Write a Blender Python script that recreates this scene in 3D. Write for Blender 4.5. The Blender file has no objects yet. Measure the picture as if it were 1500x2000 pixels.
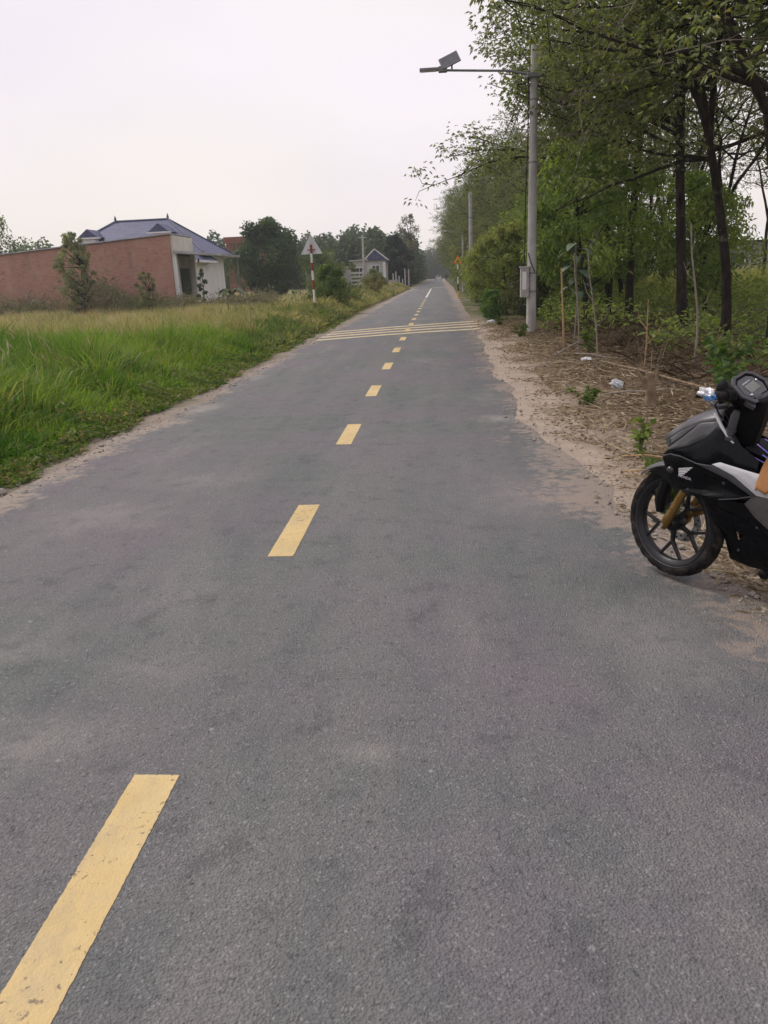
import bpy, bmesh, math, random
import numpy as np
from mathutils import Vector, Matrix

random.seed(7)
RNG = np.random.default_rng(7)
SC = bpy.context.scene
COL = SC.collection
R = math.radians

# ------------------------------------------------------------------ camera
YAW, PITCH, ROLL = -0.08106648, 0.2954478, -0.04454004
CAM_H = 1.505
_f = Vector((math.sin(YAW) * math.cos(PITCH), math.cos(YAW) * math.cos(PITCH), -math.sin(PITCH)))
_r = Vector((math.cos(YAW), -math.sin(YAW), 0))
_u = _r.cross(_f)
_rr = _r * math.cos(ROLL) + _u * math.sin(ROLL)
_uu = -_r * math.sin(ROLL) + _u * math.cos(ROLL)
cd = bpy.data.cameras.new("camera")
cd.sensor_fit = 'HORIZONTAL'
cd.sensor_width = 36.0
cd.lens = 36.0 * 1504.2 / 1500.0
cd.clip_start = 0.05
cd.clip_end = 5000
cam = bpy.data.objects.new("camera", cd)
COL.objects.link(cam)
cam.matrix_world = Matrix((( _rr.x, _uu.x, -_f.x, 0), (_rr.y, _uu.y, -_f.y, 0), (_rr.z, _uu.z, -_f.z, CAM_H), (0, 0, 0, 1)))
SC.camera = cam

# ------------------------------------------------------------------ sky (overcast) and sun
SUN_EL, SUN_AZ = R(52), R(-62)          # azimuth measured from +Y towards +X
w = bpy.data.worlds.new("World")
SC.world = w
w.use_nodes = True
nt = w.node_tree
nt.nodes.clear()
def nn(t, **k):
    n = nt.nodes.new(t)
    for a, b in k.items():
        setattr(n, a, b)
    return n
sky = nn('ShaderNodeTexSky', sky_type='NISHITA', sun_disc=False, sun_elevation=SUN_EL, sun_rotation=SUN_AZ,
         air_density=1.2, dust_density=5.0, ozone_density=1.0)
bg1 = nn('ShaderNodeBackground'); bg1.inputs['Strength'].default_value = 0.07
nt.links.new(sky.outputs[0], bg1.inputs['Color'])
tc = nn('ShaderNodeTexCoord')
sep = nn('ShaderNodeSeparateXYZ'); nt.links.new(tc.outputs['Generated'], sep.inputs[0])
ramp = nn('ShaderNodeValToRGB')
ramp.color_ramp.elements[0].position = 0.0; ramp.color_ramp.elements[0].color = (0.755, 0.715, 0.68, 1)
ramp.color_ramp.elements[1].position = 0.75; ramp.color_ramp.elements[1].color = (0.645, 0.61, 0.67, 1)
e = ramp.color_ramp.elements.new(0.22); e.color = (0.69, 0.652, 0.68, 1)
nt.links.new(sep.outputs['Z'], ramp.inputs[0])
mp = nn('ShaderNodeMapping'); mp.inputs['Scale'].default_value = (1, 1, 2.2); nt.links.new(tc.outputs['Generated'], mp.inputs[0])
cl = nn('ShaderNodeTexNoise'); cl.inputs['Scale'].default_value = 1.6; cl.inputs['Detail'].default_value = 3; cl.inputs['Roughness'].default_value = 0.45
nt.links.new(mp.outputs[0], cl.inputs[0])
mr = nn('ShaderNodeMapRange'); mr.inputs[1].default_value = 0.3; mr.inputs[2].default_value = 0.7; mr.inputs[3].default_value = 0.90; mr.inputs[4].default_value = 1.08
nt.links.new(cl.outputs[0], mr.inputs[0])
bg2 = nn('ShaderNodeBackground')
cl2 = nn('ShaderNodeTexNoise'); cl2.inputs['Scale'].default_value = 2.6; cl2.inputs['Detail'].default_value = 2; nt.links.new(mp.outputs[0], cl2.inputs[0])
tr_ = nn('ShaderNodeValToRGB'); tr_.color_ramp.elements[0].position = 0.36; tr_.color_ramp.elements[0].color = (0.985, 0.965, 1.0, 1); tr_.color_ramp.elements[1].position = 0.64; tr_.color_ramp.elements[1].color = (1.0, 0.985, 0.955, 1)
nt.links.new(cl2.outputs[0], tr_.inputs[0])
tm_ = nn('ShaderNodeMix', data_type='RGBA', blend_type='MULTIPLY'); tm_.inputs[0].default_value = 1.0
nt.links.new(ramp.outputs[0], tm_.inputs[6]); nt.links.new(tr_.outputs[0], tm_.inputs[7])
nt.links.new(tm_.outputs[2], bg2.inputs['Color']); nt.links.new(mr.outputs[0], bg2.inputs['Strength'])
mx = nn('ShaderNodeMixShader'); mx.inputs[0].default_value = 0.9
nt.links.new(bg1.outputs[0], mx.inputs[1]); nt.links.new(bg2.outputs[0], mx.inputs[2])
wo = nn('ShaderNodeOutputWorld'); nt.links.new(mx.outputs[0], wo.inputs[0])

sd = bpy.data.lights.new("sun", 'SUN')
sd.energy = 1.5; sd.angle = R(18); sd.color = (1.0, 0.94, 0.86)
so = bpy.data.objects.new("sun", sd); COL.objects.link(so)
_sd = Vector((math.sin(SUN_AZ) * math.cos(SUN_EL), math.cos(SUN_AZ) * math.cos(SUN_EL), math.sin(SUN_EL)))
so.rotation_euler = _sd.to_track_quat('Z', 'Y').to_euler()
so.location = _sd * 60

HAZE = 0.0007
SC.view_settings.view_transform = 'Standard'
SC.view_settings.look = 'None'
SC.view_settings.exposure = 0.5
SC.view_settings.gamma = 1.0
SC.render.engine = 'CYCLES'
SC.cycles.use_denoising = True
SC.cycles.use_adaptive_sampling = True
SC.cycles.adaptive_threshold = 0.02
SC.cycles.max_bounces = 6
SC.cycles.diffuse_bounces = 3
SC.cycles.transmission_bounces = 4
SC.cycles.volume_bounces = 0
SC.cycles.sample_clamp_indirect = 4

# ------------------------------------------------------------------ helpers: objects
def tag(o, label=None, cat=None, group=None, kind=None):
    if label: o['label'] = label
    if cat: o['category'] = cat
    if group: o['group'] = group
    if kind: o['kind'] = kind
    return o
def empty(name, loc=(0, 0, 0), rz=0.0):
    o = bpy.data.objects.new(name, None); COL.objects.link(o)
    o.location = loc; o.rotation_euler = (0, 0, rz); o.empty_display_size = 0.2
    return o
def link(name, me, parent=None):
    o = bpy.data.objects.new(name, me); COL.objects.link(o)
    if parent: o.parent = parent
    return o
def copy_tree(o, parent=None):
    c = o.copy(); COL.objects.link(c)
    if parent: c.parent = parent
    for ch in list(o.children):
        copy_tree(ch, c)
    return c

class MB:
    """collects shapes; build() links them as one mesh object"""
    def __init__(s): s.v = []; s.f = []; s.m = []; s.mi = 0; s.tf = None
    def add(s, vs, fs):
        b = len(s.v)
        if s.tf: vs = [s.tf(Vector(q)) for q in vs]
        s.v += [tuple(q) for q in vs]; s.f += [tuple(i + b for i in q) for q in fs]; s.m += [s.mi] * len(fs)
        return s
    def box(s, c, d, rot=None, taper=1.0):
        hx, hy, hz = d[0] / 2, d[1] / 2, d[2] / 2
        vs = []
        for z, k in ((-hz, 1), (hz, taper)):
            vs += [(-hx * k, -hy * k, z), (hx * k, -hy * k, z), (hx * k, hy * k, z), (-hx * k, hy * k, z)]
        vs = [Vector(q) for q in vs]
        if rot is not None: vs = [rot @ q for q in vs]
        c = Vector(c)
        return s.add([q + c for q in vs], [(3, 2, 1, 0), (4, 5, 6, 7), (0, 1, 5, 4), (1, 2, 6, 5), (2, 3, 7, 6), (3, 0, 4, 7)])
    def tube(s, pts, rad, n=8, cap=True):
        pts = [Vector(q) for q in pts]
        if not hasattr(rad, '__len__'): rad = [rad] * len(pts)
        vs = []; fs = []
        up = None
        for i, q in enumerate(pts):
            t = (pts[min(i + 1, len(pts) - 1)] - pts[max(i - 1, 0)])
            if t.length < 1e-9: t = Vector((0, 0, 1))
            t.normalize()
            if up is None: up = t.orthogonal().normalized()
            a = (up - t * up.dot(t))
            a = a.normalized() if a.length > 1e-6 else t.orthogonal().normalized()
            up = a; b = t.cross(a)
            for k in range(n):
                an = 2 * math.pi * k / n
                vs.append(q + (a * math.cos(an) + b * math.sin(an)) * rad[i])
        for i in range(len(pts) - 1):
            for k in range(n):
                k2 = (k + 1) % n
                fs.append((i * n + k, i * n + k2, (i + 1) * n + k2, (i + 1) * n + k))
        if cap:
            fs.append(tuple(range(n - 1, -1, -1))); fs.append(tuple(range((len(pts) - 1) * n, len(pts) * n)))
        return s.add(vs, fs)
    def lathe_y(s, prof, c, n=48, groove=None):
        """closed profile of (r, y) turned about the y axis through c"""
        m = len(prof); vs = []; fs = []
        for i in range(n):
            an = 2 * math.pi * i / n
            for j, (r_, y_) in enumerate(prof):
                if groove: r_ = r_ - groove(i, j)
                vs.append((c[0] + r_ * math.cos(an), c[1] + y_, c[2] + r_ * math.sin(an)))
        for i in range(n):
            for j in range(m):
                j2 = (j + 1) % m; i2 = (i + 1) % n
                fs.append((i * m + j, i * m + j2, i2 * m + j2, i2 * m + j))
        return s.add(vs, fs)
    def ball(s, c, r, nu=12, nv=8):
        if not hasattr(r, '__len__'): r = (r, r, r)
        vs = [(c[0], c[1], c[2] - r[2])]; fs = []
        for j in range(1, nv):
            ph = -math.pi / 2 + math.pi * j / nv
            for i in range(nu):
                th = 2 * math.pi * i / nu
                vs.append((c[0] + r[0] * math.cos(ph) * math.cos(th), c[1] + r[1] * math.cos(ph) * math.sin(th), c[2] + r[2] * math.sin(ph)))
        vs.append((c[0], c[1], c[2] + r[2])); L = len(vs) - 1
        for i in range(nu):
            fs.append((0, 1 + (i + 1) % nu, 1 + i)); fs.append((L, L - nu + i, L - nu + (i + 1) % nu))
        for j in range(nv - 2):
            for i in range(nu):
                a = 1 + j * nu; i2 = (i + 1) % nu
                fs.append((a + i, a + i2, a + nu + i2, a + nu + i))
        return s.add(vs, fs)
    def prism(s, poly, d):
        """poly: 3-D outline, d: extrusion vector"""
        n = len(poly); d = Vector(d)
        vs = [Vector(q) for q in poly] + [Vector(q) + d for q in poly]
        return s.add(vs, [tuple(range(n - 1, -1, -1)), tuple(range(n, 2 * n))] + [(i, (i + 1) % n, n + (i + 1) % n, n + i) for i in range(n)])
    def grid(s, rows):
        m = len(rows[0]); vs = [q for r_ in rows for q in r_]
        return s.add(vs, [(i * m + j, i * m + j + 1, (i + 1) * m + j + 1, (i + 1) * m + j) for i in range(len(rows) - 1) for j in range(m - 1)])
    def build(s, name, mat, parent=None, smooth=False, bevel=0.0, solid=0.0, angle=40):
        me = bpy.data.meshes.new(name); me.from_pydata(s.v, [], s.f)
        mats = mat if isinstance(mat, (list, tuple)) else [mat]
        for m in mats: me.materials.append(m)
        if len(mats) > 1: me.polygons.foreach_set('material_index', s.m)
        bm = bmesh.new(); bm.from_mesh(me)
        bmesh.ops.recalc_face_normals(bm, faces=bm.faces); bm.to_mesh(me); bm.free()
        if smooth:
            me.polygons.foreach_set('use_smooth', [True] * len(me.polygons))
            try: me.set_sharp_from_angle(angle=R(angle))
            except Exception: pass
        me.update()
        o = link(name, me, parent)
        if solid:
            q = o.modifiers.new('solid', 'SOLIDIFY'); q.thickness = solid; q.offset = -1
        if bevel:
            q = o.modifiers.new('bevel', 'BEVEL'); q.width = bevel; q.segments = 2; q.limit_method = 'ANGLE'; q.angle_limit = R(35)
            me.polygons.foreach_set('use_smooth', [True] * len(me.polygons))
            try: me.set_sharp_from_angle(angle=R(50))
            except Exception: pass
        return o

def np_mesh(name, V, F, mat, tint=None, smooth=False):
    """fast mesh: V (n,3), F (m,k) equal sized faces, tint (n,3) per vertex"""
    me = bpy.data.meshes.new(name)
    V = np.ascontiguousarray(V, dtype=np.float32); F = np.ascontiguousarray(F, dtype=np.int32)
    k = F.shape[1]
    me.vertices.add(len(V)); me.vertices.foreach_set('co', V.ravel())
    me.loops.add(F.size); me.loops.foreach_set('vertex_index', F.ravel())
    me.polygons.add(len(F))
    me.polygons.foreach_set('loop_start', np.arange(0, F.size, k, dtype=np.int32))
    me.polygons.foreach_set('loop_total', np.full(len(F), k, dtype=np.int32))
    if smooth: me.polygons.foreach_set('use_smooth', np.ones(len(F), dtype=bool))
    if tint is not None:
        a = me.attributes.new('tint', 'FLOAT_COLOR', 'POINT')
        c = np.ones((len(V), 4), dtype=np.float32); c[:, :3] = tint
        a.data.foreach_set('color', c.ravel())
    me.materials.append(mat); me.update(calc_edges=True); me.validate()
    return me

def vnoise(x, y, sc, seed=0):
    """smooth value noise in 0..1"""
    g = np.random.default_rng(seed).random((64, 64))
    x = np.asarray(x) / sc; y = np.asarray(y) / sc
    xi = np.floor(x).astype(int); yi = np.floor(y).astype(int); fx = x - xi; fy = y - yi
    fx = fx * fx * (3 - 2 * fx); fy = fy * fy * (3 - 2 * fy)
    a = g[xi % 64, yi % 64]; b = g[(xi + 1) % 64, yi % 64]; c = g[xi % 64, (yi + 1) % 64]; d = g[(xi + 1) % 64, (yi + 1) % 64]
    return (a * (1 - fx) + b * fx) * (1 - fy) + (c * (1 - fx) + d * fx) * fy

def unit(a): return a / (np.linalg.norm(a, axis=-1, keepdims=True) + 1e-9)
def rdir(n, rng): return unit(rng.normal(size=(n, 3)))

def leaf_arrays(P, D, L, Wd, tint, rng, fold=0.25, droop=0.25):
    """pointed leaves: base P, direction D, length L, width Wd -> V,F,T (2 triangles each, folded along the midrib)"""
    n = len(P); L = np.broadcast_to(L, n)[:, None]; Wd = np.broadcast_to(Wd, n)[:, None]
    S = unit(np.cross(D, rdir(n, rng))); N = np.cross(D, S)
    mid = P + D * L * 0.45
    V = np.empty((n, 4, 3))
    V[:, 0] = P
    V[:, 1] = mid + S * Wd * 0.5 + N * Wd * fold
    V[:, 2] = P + D * L + np.array([0, 0, -1.0]) * L * droop
    V[:, 3] = mid - S * Wd * 0.5 + N * Wd * fold
    b = (np.arange(n) * 4)[:, None]
    F = np.concatenate([b + np.array([[0, 1, 2]]), b + np.array([[0, 2, 3]])])
    T = np.repeat(tint, 4, axis=0)
    return V.reshape(-1, 3), F, T

def blade_arrays(P, H, Wd, lean, tint, rng, seg=2):
    """grass blades: base P, height H, width, lean vector (n,2) = tip offset in units of H"""
    n = len(P)
    H = np.broadcast_to(H, n)[:, None]; Wd = np.broadcast_to(Wd, n)[:, None]
    a = rng.uniform(0, np.pi, n); S = np.stack([np.cos(a), np.sin(a), 0 * a], 1)
    Ln = np.concatenate([lean, np.zeros((n, 1))], 1)
    V = np.empty((n, 2 * seg + 1, 3)); 
    for i in range(seg):
        t = i / seg
        c = P + np.array([0, 0, 1.0]) * H * (t - 0.12 * t * t) + Ln * H * t ** 1.9
        ww = Wd * (1 - 0.35 * t) * 0.5
        V[:, 2 * i] = c - S * ww; V[:, 2 * i + 1] = c + S * ww
    V[:, 2 * seg] = P + np.array([0, 0, 1.0]) * H * (0.88 - 0.25 * np.linalg.norm(lean, axis=1)[:, None]) + Ln * H
    b = (np.arange(n) * (2 * seg + 1))[:, None]
    F = []
    for i in range(seg - 1):
        F.append(b + np.array([[2 * i, 2 * i + 1, 2 * i + 3]])); F.append(b + np.array([[2 * i, 2 * i + 3, 2 * i + 2]]))
    F.append(b + np.array([[2 * seg - 2, 2 * seg - 1, 2 * seg]]))
    return V.reshape(-1, 3), np.concatenate(F), np.repeat(tint, 2 * seg + 1, axis=0)

def join(parts):
    Vs = []; Fs = []; Ts = []; o = 0
    for V, F, T in parts:
        Vs.append(V); Fs.append(F + o); Ts.append(T); o += len(V)
    return np.concatenate(Vs), np.concatenate(Fs), np.concatenate(Ts)

def mixc(a, b, t):
    a = np.asarray(a, float); b = np.asarray(b, float); t = np.asarray(t)[:, None]
    return a * (1 - t) + b * t

# ------------------------------------------------------------------ helpers: materials
class NT:
    def __init__(s, name):
        s.m = bpy.data.materials.new(name); s.m.use_nodes = True; s.t = s.m.node_tree; s.t.nodes.clear()
        s.out = s.n('ShaderNodeOutputMaterial'); s.b = s.n('ShaderNodeBsdfPrincipled'); s.l(s.b.outputs[0], s.out.inputs[0])
        s.co = s.n('ShaderNodeTexCoord').outputs['Object']
    def n(s, t, **k):
        q = s.t.nodes.new(t)
        for a, b in k.items(): setattr(q, a, b)
        return q
    def l(s, a, b): s.t.links.new(a, b)
    def set(s, i, v):
        if hasattr(v, 'is_linked') or isinstance(v, bpy.types.NodeSocket): s.l(v, i)
        else: i.default_value = v
    def map(s, sc=(1, 1, 1), vec=None):
        q = s.n('ShaderNodeMapping'); q.inputs['Scale'].default_value = sc; s.l(vec or s.co, q.inputs[0]); return q.outputs[0]
    def noise(s, sc, det=4, rough=0.55, vec=None, dist=0.0):
        q = s.n('ShaderNodeTexNoise'); q.inputs['Scale'].default_value = sc; q.inputs['Detail'].default_value = det
        q.inputs['Roughness'].default_value = rough; q.inputs['Distortion'].default_value = dist; s.l(vec or s.co, q.inputs['Vector']); return q.outputs[0]
    def voro(s, sc, vec=None, feature='F1', out='Distance'):
        q = s.n('ShaderNodeTexVoronoi', feature=feature); q.inputs['Scale'].default_value = sc; s.l(vec or s.co, q.inputs['Vector']); return q.outputs[out]
    def rng(s, v, a, b, c=0.0, d=1.0, smooth=True):
        q = s.n('ShaderNodeMapRange'); q.interpolation_type = 'SMOOTHSTEP' if smooth else 'LINEAR'
        s.set(q.inputs[0], v)
        for i, x in zip((1, 2, 3, 4), (a, b, c, d)): s.set(q.inputs[i], x)
        return q.outputs[0]
    def mth(s, op, a, b=0.0):
        q = s.n('ShaderNodeMath', operation=op); s.set(q.inputs[0], a); s.set(q.inputs[1], b); return q.outputs[0]
    def mix(s, f, a, b, mode='MIX'):
        q = s.n('ShaderNodeMix', data_type='RGBA', blend_type=mode)
        s.set(q.inputs[0], f)
        for i, x in ((6, a), (7, b)):
            if isinstance(x, (tuple, list)): x = tuple(x) + (1,) if len(x) == 3 else x
            s.set(q.inputs[i], x)
        return q.outputs[2]
    def xyz(s):
        q = s.n('ShaderNodeSeparateXYZ'); s.l(s.co, q.inputs[0]); return q.outputs
    def bump(s, h, st=0.3, dist=0.01, nrm=None):
        q = s.n('ShaderNodeBump'); q.inputs['Strength'].default_value = st; q.inputs['Distance'].default_value = dist; s.l(h, q.inputs['Height'])
        if nrm: s.l(nrm, q.inputs['Normal'])
        return q.outputs[0]
    def fin(s, col=None, rough=0.8, nrm=None, metal=0.0, spec=0.3, coat=0.0):
        if col is not None:
            if isinstance(col, (tuple, list)): col = tuple(col)[:3] + (1,)
            s.set(s.b.inputs['Base Color'], col)
        s.set(s.b.inputs['Roughness'], rough)
        if nrm: s.l(nrm, s.b.inputs['Normal'])
        s.b.inputs['Metallic'].default_value = metal; s.b.inputs['Specular IOR Level'].default_value = spec
        s.b.inputs['Coat Weight'].default_value = coat; s.b.inputs['Coat Roughness'].default_value = 0.08
        return s.m

def plain(name, col, rough=0.6, var=0.12, sc=6.0, metal=0.0, spec=0.3, coat=0.0, bump=0.0, bsc=40.0):
    q = NT(name)
    f = q.rng(q.noise(sc, 5), 0.3, 0.7)
    c = q.mix(f, tuple(x * (1 - var) for x in col), tuple(min(1, x * (1 + var)) for x in col))
    nr = q.bump(q.noise(bsc, 4), bump, 0.01) if bump else None
    r_ = q.rng(q.noise(sc * 2.3, 3), 0.3, 0.7, max(0.03, rough - 0.08), min(1, rough + 0.08))
    return q.fin(c, r_, nr, metal, spec, coat)

def leafmat(name, trans=0.35, rough=0.55, sat=1.0):
    q = NT(name)
    a = q.n('ShaderNodeAttribute', attribute_name='tint')
    col = a.outputs['Color']
    q.set(q.b.inputs['Base Color'], col); q.b.inputs['Roughness'].default_value = rough; q.b.inputs['Specular IOR Level'].default_value = 0.25
    tr = q.n('ShaderNodeBsdfTranslucent')
    tcol = q.mix(1.0, col, (1.25, 1.35, 0.55), 'MULTIPLY')
    q.l(tcol, tr.inputs[0])
    m = q.n('ShaderNodeMixShader'); m.inputs[0].default_value = trans
    q.l(q.b.outputs[0], m.inputs[1]); q.l(tr.outputs[0], m.inputs[2]); q.l(m.outputs[0], q.out.inputs[0])
    return q.m

M = {}
# --- asphalt: grey, coarse aggregate, dusty patches, sand towards the edges
q = NT('asphalt')
X = q.xyz()
stretch = q.map((1.0, 0.28, 1.0))
big = q.noise(0.55, 4, 0.6)
base = q.mix(q.rng(big, 0.32, 0.68), (0.132, 0.160, 0.148), (0.190, 0.166, 0.190))
lanes = q.noise(2.2, 3, 0.6, vec=q.map((1.0, 0.06, 1.0)))
base = q.mix(q.rng(lanes, 0.35, 0.65, 0.0, 0.55), base, (0.215, 0.206, 0.20))
track = q.rng(q.noise(1.7, 5, 0.65, vec=stretch), 0.50, 0.78)
base = q.mix(q.mth('MULTIPLY', track, 0.7), base, (0.29, 0.278, 0.262))
mott = q.noise(5.5, 6, 0.72)
base = q.mix(q.rng(mott, 0.42, 0.62, 0.0, 0.35), base, (0.215, 0.205, 0.20))
base = q.mix(q.rng(mott, 0.46, 0.34, 0.0, 0.4), base, (0.085, 0.085, 0.088))
vs_ = q.voro(150, feature='F1', out='Color')
gr = q.n('ShaderNodeSeparateColor'); q.l(vs_, gr.inputs[0])
base = q.mix(q.rng(gr.outputs[0], 0.0, 1.0, 0.0, 0.34, False), base, (0.070, 0.070, 0.074))
base = q.mix(q.rng(gr.outputs[1], 0.88, 1.0, 0.0, 0.5), base, (0.33, 0.32, 0.315))
pits = q.rng(q.noise(42, 4, 0.72), 0.57, 0.68)
base = q.mix(q.mth('MULTIPLY', pits, 0.6), base, (0.055, 0.055, 0.058))
chips = q.mth('MULTIPLY', q.rng(q.voro(7.0), 0.0, 0.10, 1.0, 0.0), q.rng(q.noise(3.0, 2), 0.45, 0.6))
base = q.mix(q.mth('MULTIPLY', chips, 0.75), base, (0.42, 0.41, 0.40))
DUST = [(-1.5, 2.2, .45, .25, .5), (-1.6, 1.95, .3, .15, .4), (-.25, 2.15, .22, .09, .4), (-1.2, 2.75, .35, .2, .3), (.95, 1.85, .3, .08, .35), (-2.3, 4.9, .8, .5, .35), (-1.9, 5.8, .7, .5, .3), (.62, 8.2, .38, .42, .85), (-2.98, 9.5, .30, .55, .9), (-3.0, 12.6, .2, .5, .6), (.55, 9.7, .3, .9, .4), (-1.9, 2.9, .5, .2, .3), (.5, 5.2, .5, .8, .35), (.9, 3.0, .5, .6, .4)]
fw1 = q.noise(11, 5, 0.78); acc = None
for dx_, dy_, ra, rb, am_ in DUST:
    u1 = q.mth('DIVIDE', q.mth('SUBTRACT', X[0], dx_), ra); u2 = q.mth('DIVIDE', q.mth('SUBTRACT', X[1], dy_), rb)
    d_ = q.mth('SQRT', q.mth('ADD', q.mth('MULTIPLY', u1, u1), q.mth('MULTIPLY', u2, u2)))
    k_ = q.rng(q.mth('ADD', d_, q.mth('MULTIPLY', q.mth('SUBTRACT', fw1, 0.5), 3.2)), 1.0, 0.0, 0.0, am_)
    acc = k_ if acc is None else q.mth('MAXIMUM', acc, k_)
base = q.mix(q.mth('MULTIPLY', acc, q.rng(mott, 0.3, 0.62, 0.25, 0.95)), base, (0.36, 0.34, 0.315))
wob = q.mth('MULTIPLY', q.mth('SUBTRACT', q.noise(1.1, 5, 0.65), 0.5), 1.5)
rx = q.mth('ADD', X[0], wob)
sandR = q.rng(q.mth('SUBTRACT', rx, q.rng(X[1], 5.5, 2.5, 0.0, 0.65)), 0.35, 1.20)
sandL = q.rng(rx, -2.75, -3.55)
fine = q.rng(q.noise(14, 5, 0.7), 0.35, 0.62)
sand = q.rng(q.mth('ADD', q.mth('MAXIMUM', sandR, sandL), q.mth('MULTIPLY', q.mth('SUBTRACT', fine, 0.5), 0.55)), 0.30, 0.95)
base = q.mix(sand, base, (0.33, 0.275, 0.23))
hgt = q.mth('ADD', q.mth('MULTIPLY', q.voro(130), 0.7), q.mth('MULTIPLY', q.noise(60, 5, 0.7), 0.9))
M['asphalt'] = q.fin(base, 0.88, q.bump(hgt, 0.8, 0.014), spec=0.22)

# --- worn yellow paint, asphalt showing through pits
q = NT('yellow_paint')
c = q.mix(q.rng(q.noise(3, 4), 0.3, 0.7), (0.54, 0.40, 0.18), (0.60, 0.465, 0.24))
c = q.mix(q.mth('MULTIPLY', q.rng(q.noise(9, 6, 0.75, vec=q.map((1, 0.5, 1))), 0.46, 0.72), 0.55), c, (0.40, 0.325, 0.21))
c = q.mix(q.mth('MULTIPLY', q.rng(q.mth('ADD', q.noise(42, 4, 0.72), q.mth('MULTIPLY', q.mth('SUBTRACT', q.noise(4, 3), 0.5), 0.3)), 0.60, 0.68), 0.8), c, (0.14, 0.12, 0.095))
c = q.mix(q.rng(q.voro(150, out='Color'), 0.75, 1.0, 0.0, 0.25), c, (0.30, 0.24, 0.14))
M['yellow'] = q.fin(c, 0.8, q.bump(q.mth('ADD', q.mth('MULTIPLY', q.voro(130), 0.7), q.noise(60, 5, 0.7)), 0.35, 0.008), spec=0.25)
M['cream_paint'] = plain('cream_paint', (0.50, 0.42, 0.27), 0.8, 0.2, 5)
M['white_paint'] = plain('white_road_paint', (0.6, 0.58, 0.54), 0.8, 0.15, 5)

# --- ground: left field soil, sandy verges, leaf mould under the trees
q = NT('ground')
X = q.xyz()
n1 = q.noise(0.5, 5, 0.6); n2 = q.noise(5, 6, 0.65); n3 = q.noise(40, 5, 0.7)
soil = q.mix(q.rng(n1, 0.3, 0.7), (0.075, 0.085, 0.035), (0.12, 0.105, 0.055))
far = q.mix(q.rng(n1, 0.35, 0.65), (0.27, 0.23, 0.14), (0.14, 0.16, 0.07))
fy = q.rng(X[1], 20, 45)
soil = q.mix(fy, soil, far)
sandc = q.mix(q.rng(n2, 0.3, 0.7), (0.31, 0.25, 0.20), (0.39, 0.325, 0.265))
sandc = q.mix(q.mth('MULTIPLY', q.rng(n3, 0.5, 0.75), 0.5), sandc, (0.20, 0.155, 0.115))
mould = q.mix(q.rng(n2, 0.3, 0.7), (0.060, 0.040, 0.026), (0.125, 0.09, 0.058))
mould = q.mix(q.mth('MULTIPLY', q.rng(q.noise(22, 5, 0.7), 0.5, 0.68), 0.55), mould, (0.22, 0.17, 0.115))
wob = q.mth('MULTIPLY', q.mth('SUBTRACT', q.noise(0.8, 5, 0.65), 0.5), 2.2)
rx = q.mth('ADD', X[0], wob)
right = q.mix(q.rng(rx, 1.2, 2.1), sandc, mould)
green = q.mix(q.rng(n2, 0.3, 0.7), (0.045, 0.062, 0.018), (0.10, 0.10, 0.04))
gm = q.mth('MULTIPLY', q.rng(q.mth('ADD', q.mth('MULTIPLY', X[0], 0.55), q.mth('MULTIPLY', X[1], 0.16)), 4.2, 6.2), q.rng(n1, 0.3, 0.55))
right = q.mix(gm, right, green)
left = q.mix(q.rng(rx, -3.35, -3.9), q.mix(0.5, sandc, (0.16, 0.14, 0.12)), soil)
M['ground'] = q.fin(q.mix(q.rng(X[0], -1.05, -0.95), left, right), 0.95, q.bump(q.mth('ADD', n2, q.mth('MULTIPLY', n3, 0.6)), 0.6, 0.03), spec=0.15)

for k, (tr, ro) in dict(leaf=(0.42, 0.5), dryleaf=(0.12, 0.8), grass=(0.4, 0.6)).items():
    M[k] = leafmat(k, tr, ro)

q = NT('rubber_bark')
st = q.map((1, 1, 0.35))
c = q.mix(q.rng(q.noise(9, 5, 0.65, vec=st), 0.3, 0.7), (0.013, 0.010, 0.008), (0.042, 0.033, 0.026))
c = q.mix(q.mth('MULTIPLY', q.rng(q.noise(5, 6, 0.7), 0.56, 0.7), 0.7), c, (0.15, 0.135, 0.11))
M['bark'] = q.fin(c, 0.92, q.bump(q.noise(26, 6, 0.7, vec=st), 0.7, 0.03), spec=0.15)
M['palebark'] = plain('pale_twig_bark', (0.23, 0.20, 0.165), 0.9, 0.25, 8, bump=0.3)
M['drywood'] = plain('dry_wood', (0.20, 0.145, 0.095), 0.9, 0.35, 9, bump=0.4)
M['bamboo'] = plain('bamboo_stake', (0.36, 0.235, 0.12), 0.7, 0.25, 7, bump=0.2)

q = NT('concrete')
c = q.mix(q.rng(q.noise(3, 5, 0.6), 0.3, 0.7), (0.36, 0.35, 0.335), (0.48, 0.465, 0.445))
c = q.mix(q.mth('MULTIPLY', q.rng(q.noise(1.3, 5, 0.7, vec=q.map((2.5, 2.5, 0.5))), 0.5, 0.72), 0.5), c, (0.15, 0.145, 0.13))
c = q.mix(q.mth('MULTIPLY', q.rng(q.noise(2.2, 4, 0.6), 0.64, 0.68), 0.7), c, (0.58, 0.56, 0.54))
c = q.mix(q.mth('MULTIPLY', q.rng(q.noise(30, 3), 0.66, 0.74), 0.6), c, (0.09, 0.085, 0.08))
M['concrete'] = q.fin(c, 0.9, q.bump(q.noise(45, 5, 0.7), 0.3, 0.01), spec=0.2)
M['greywall'] = plain('grey_render', (0.34, 0.33, 0.32), 0.9, 0.15, 1.2, bump=0.2)

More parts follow.
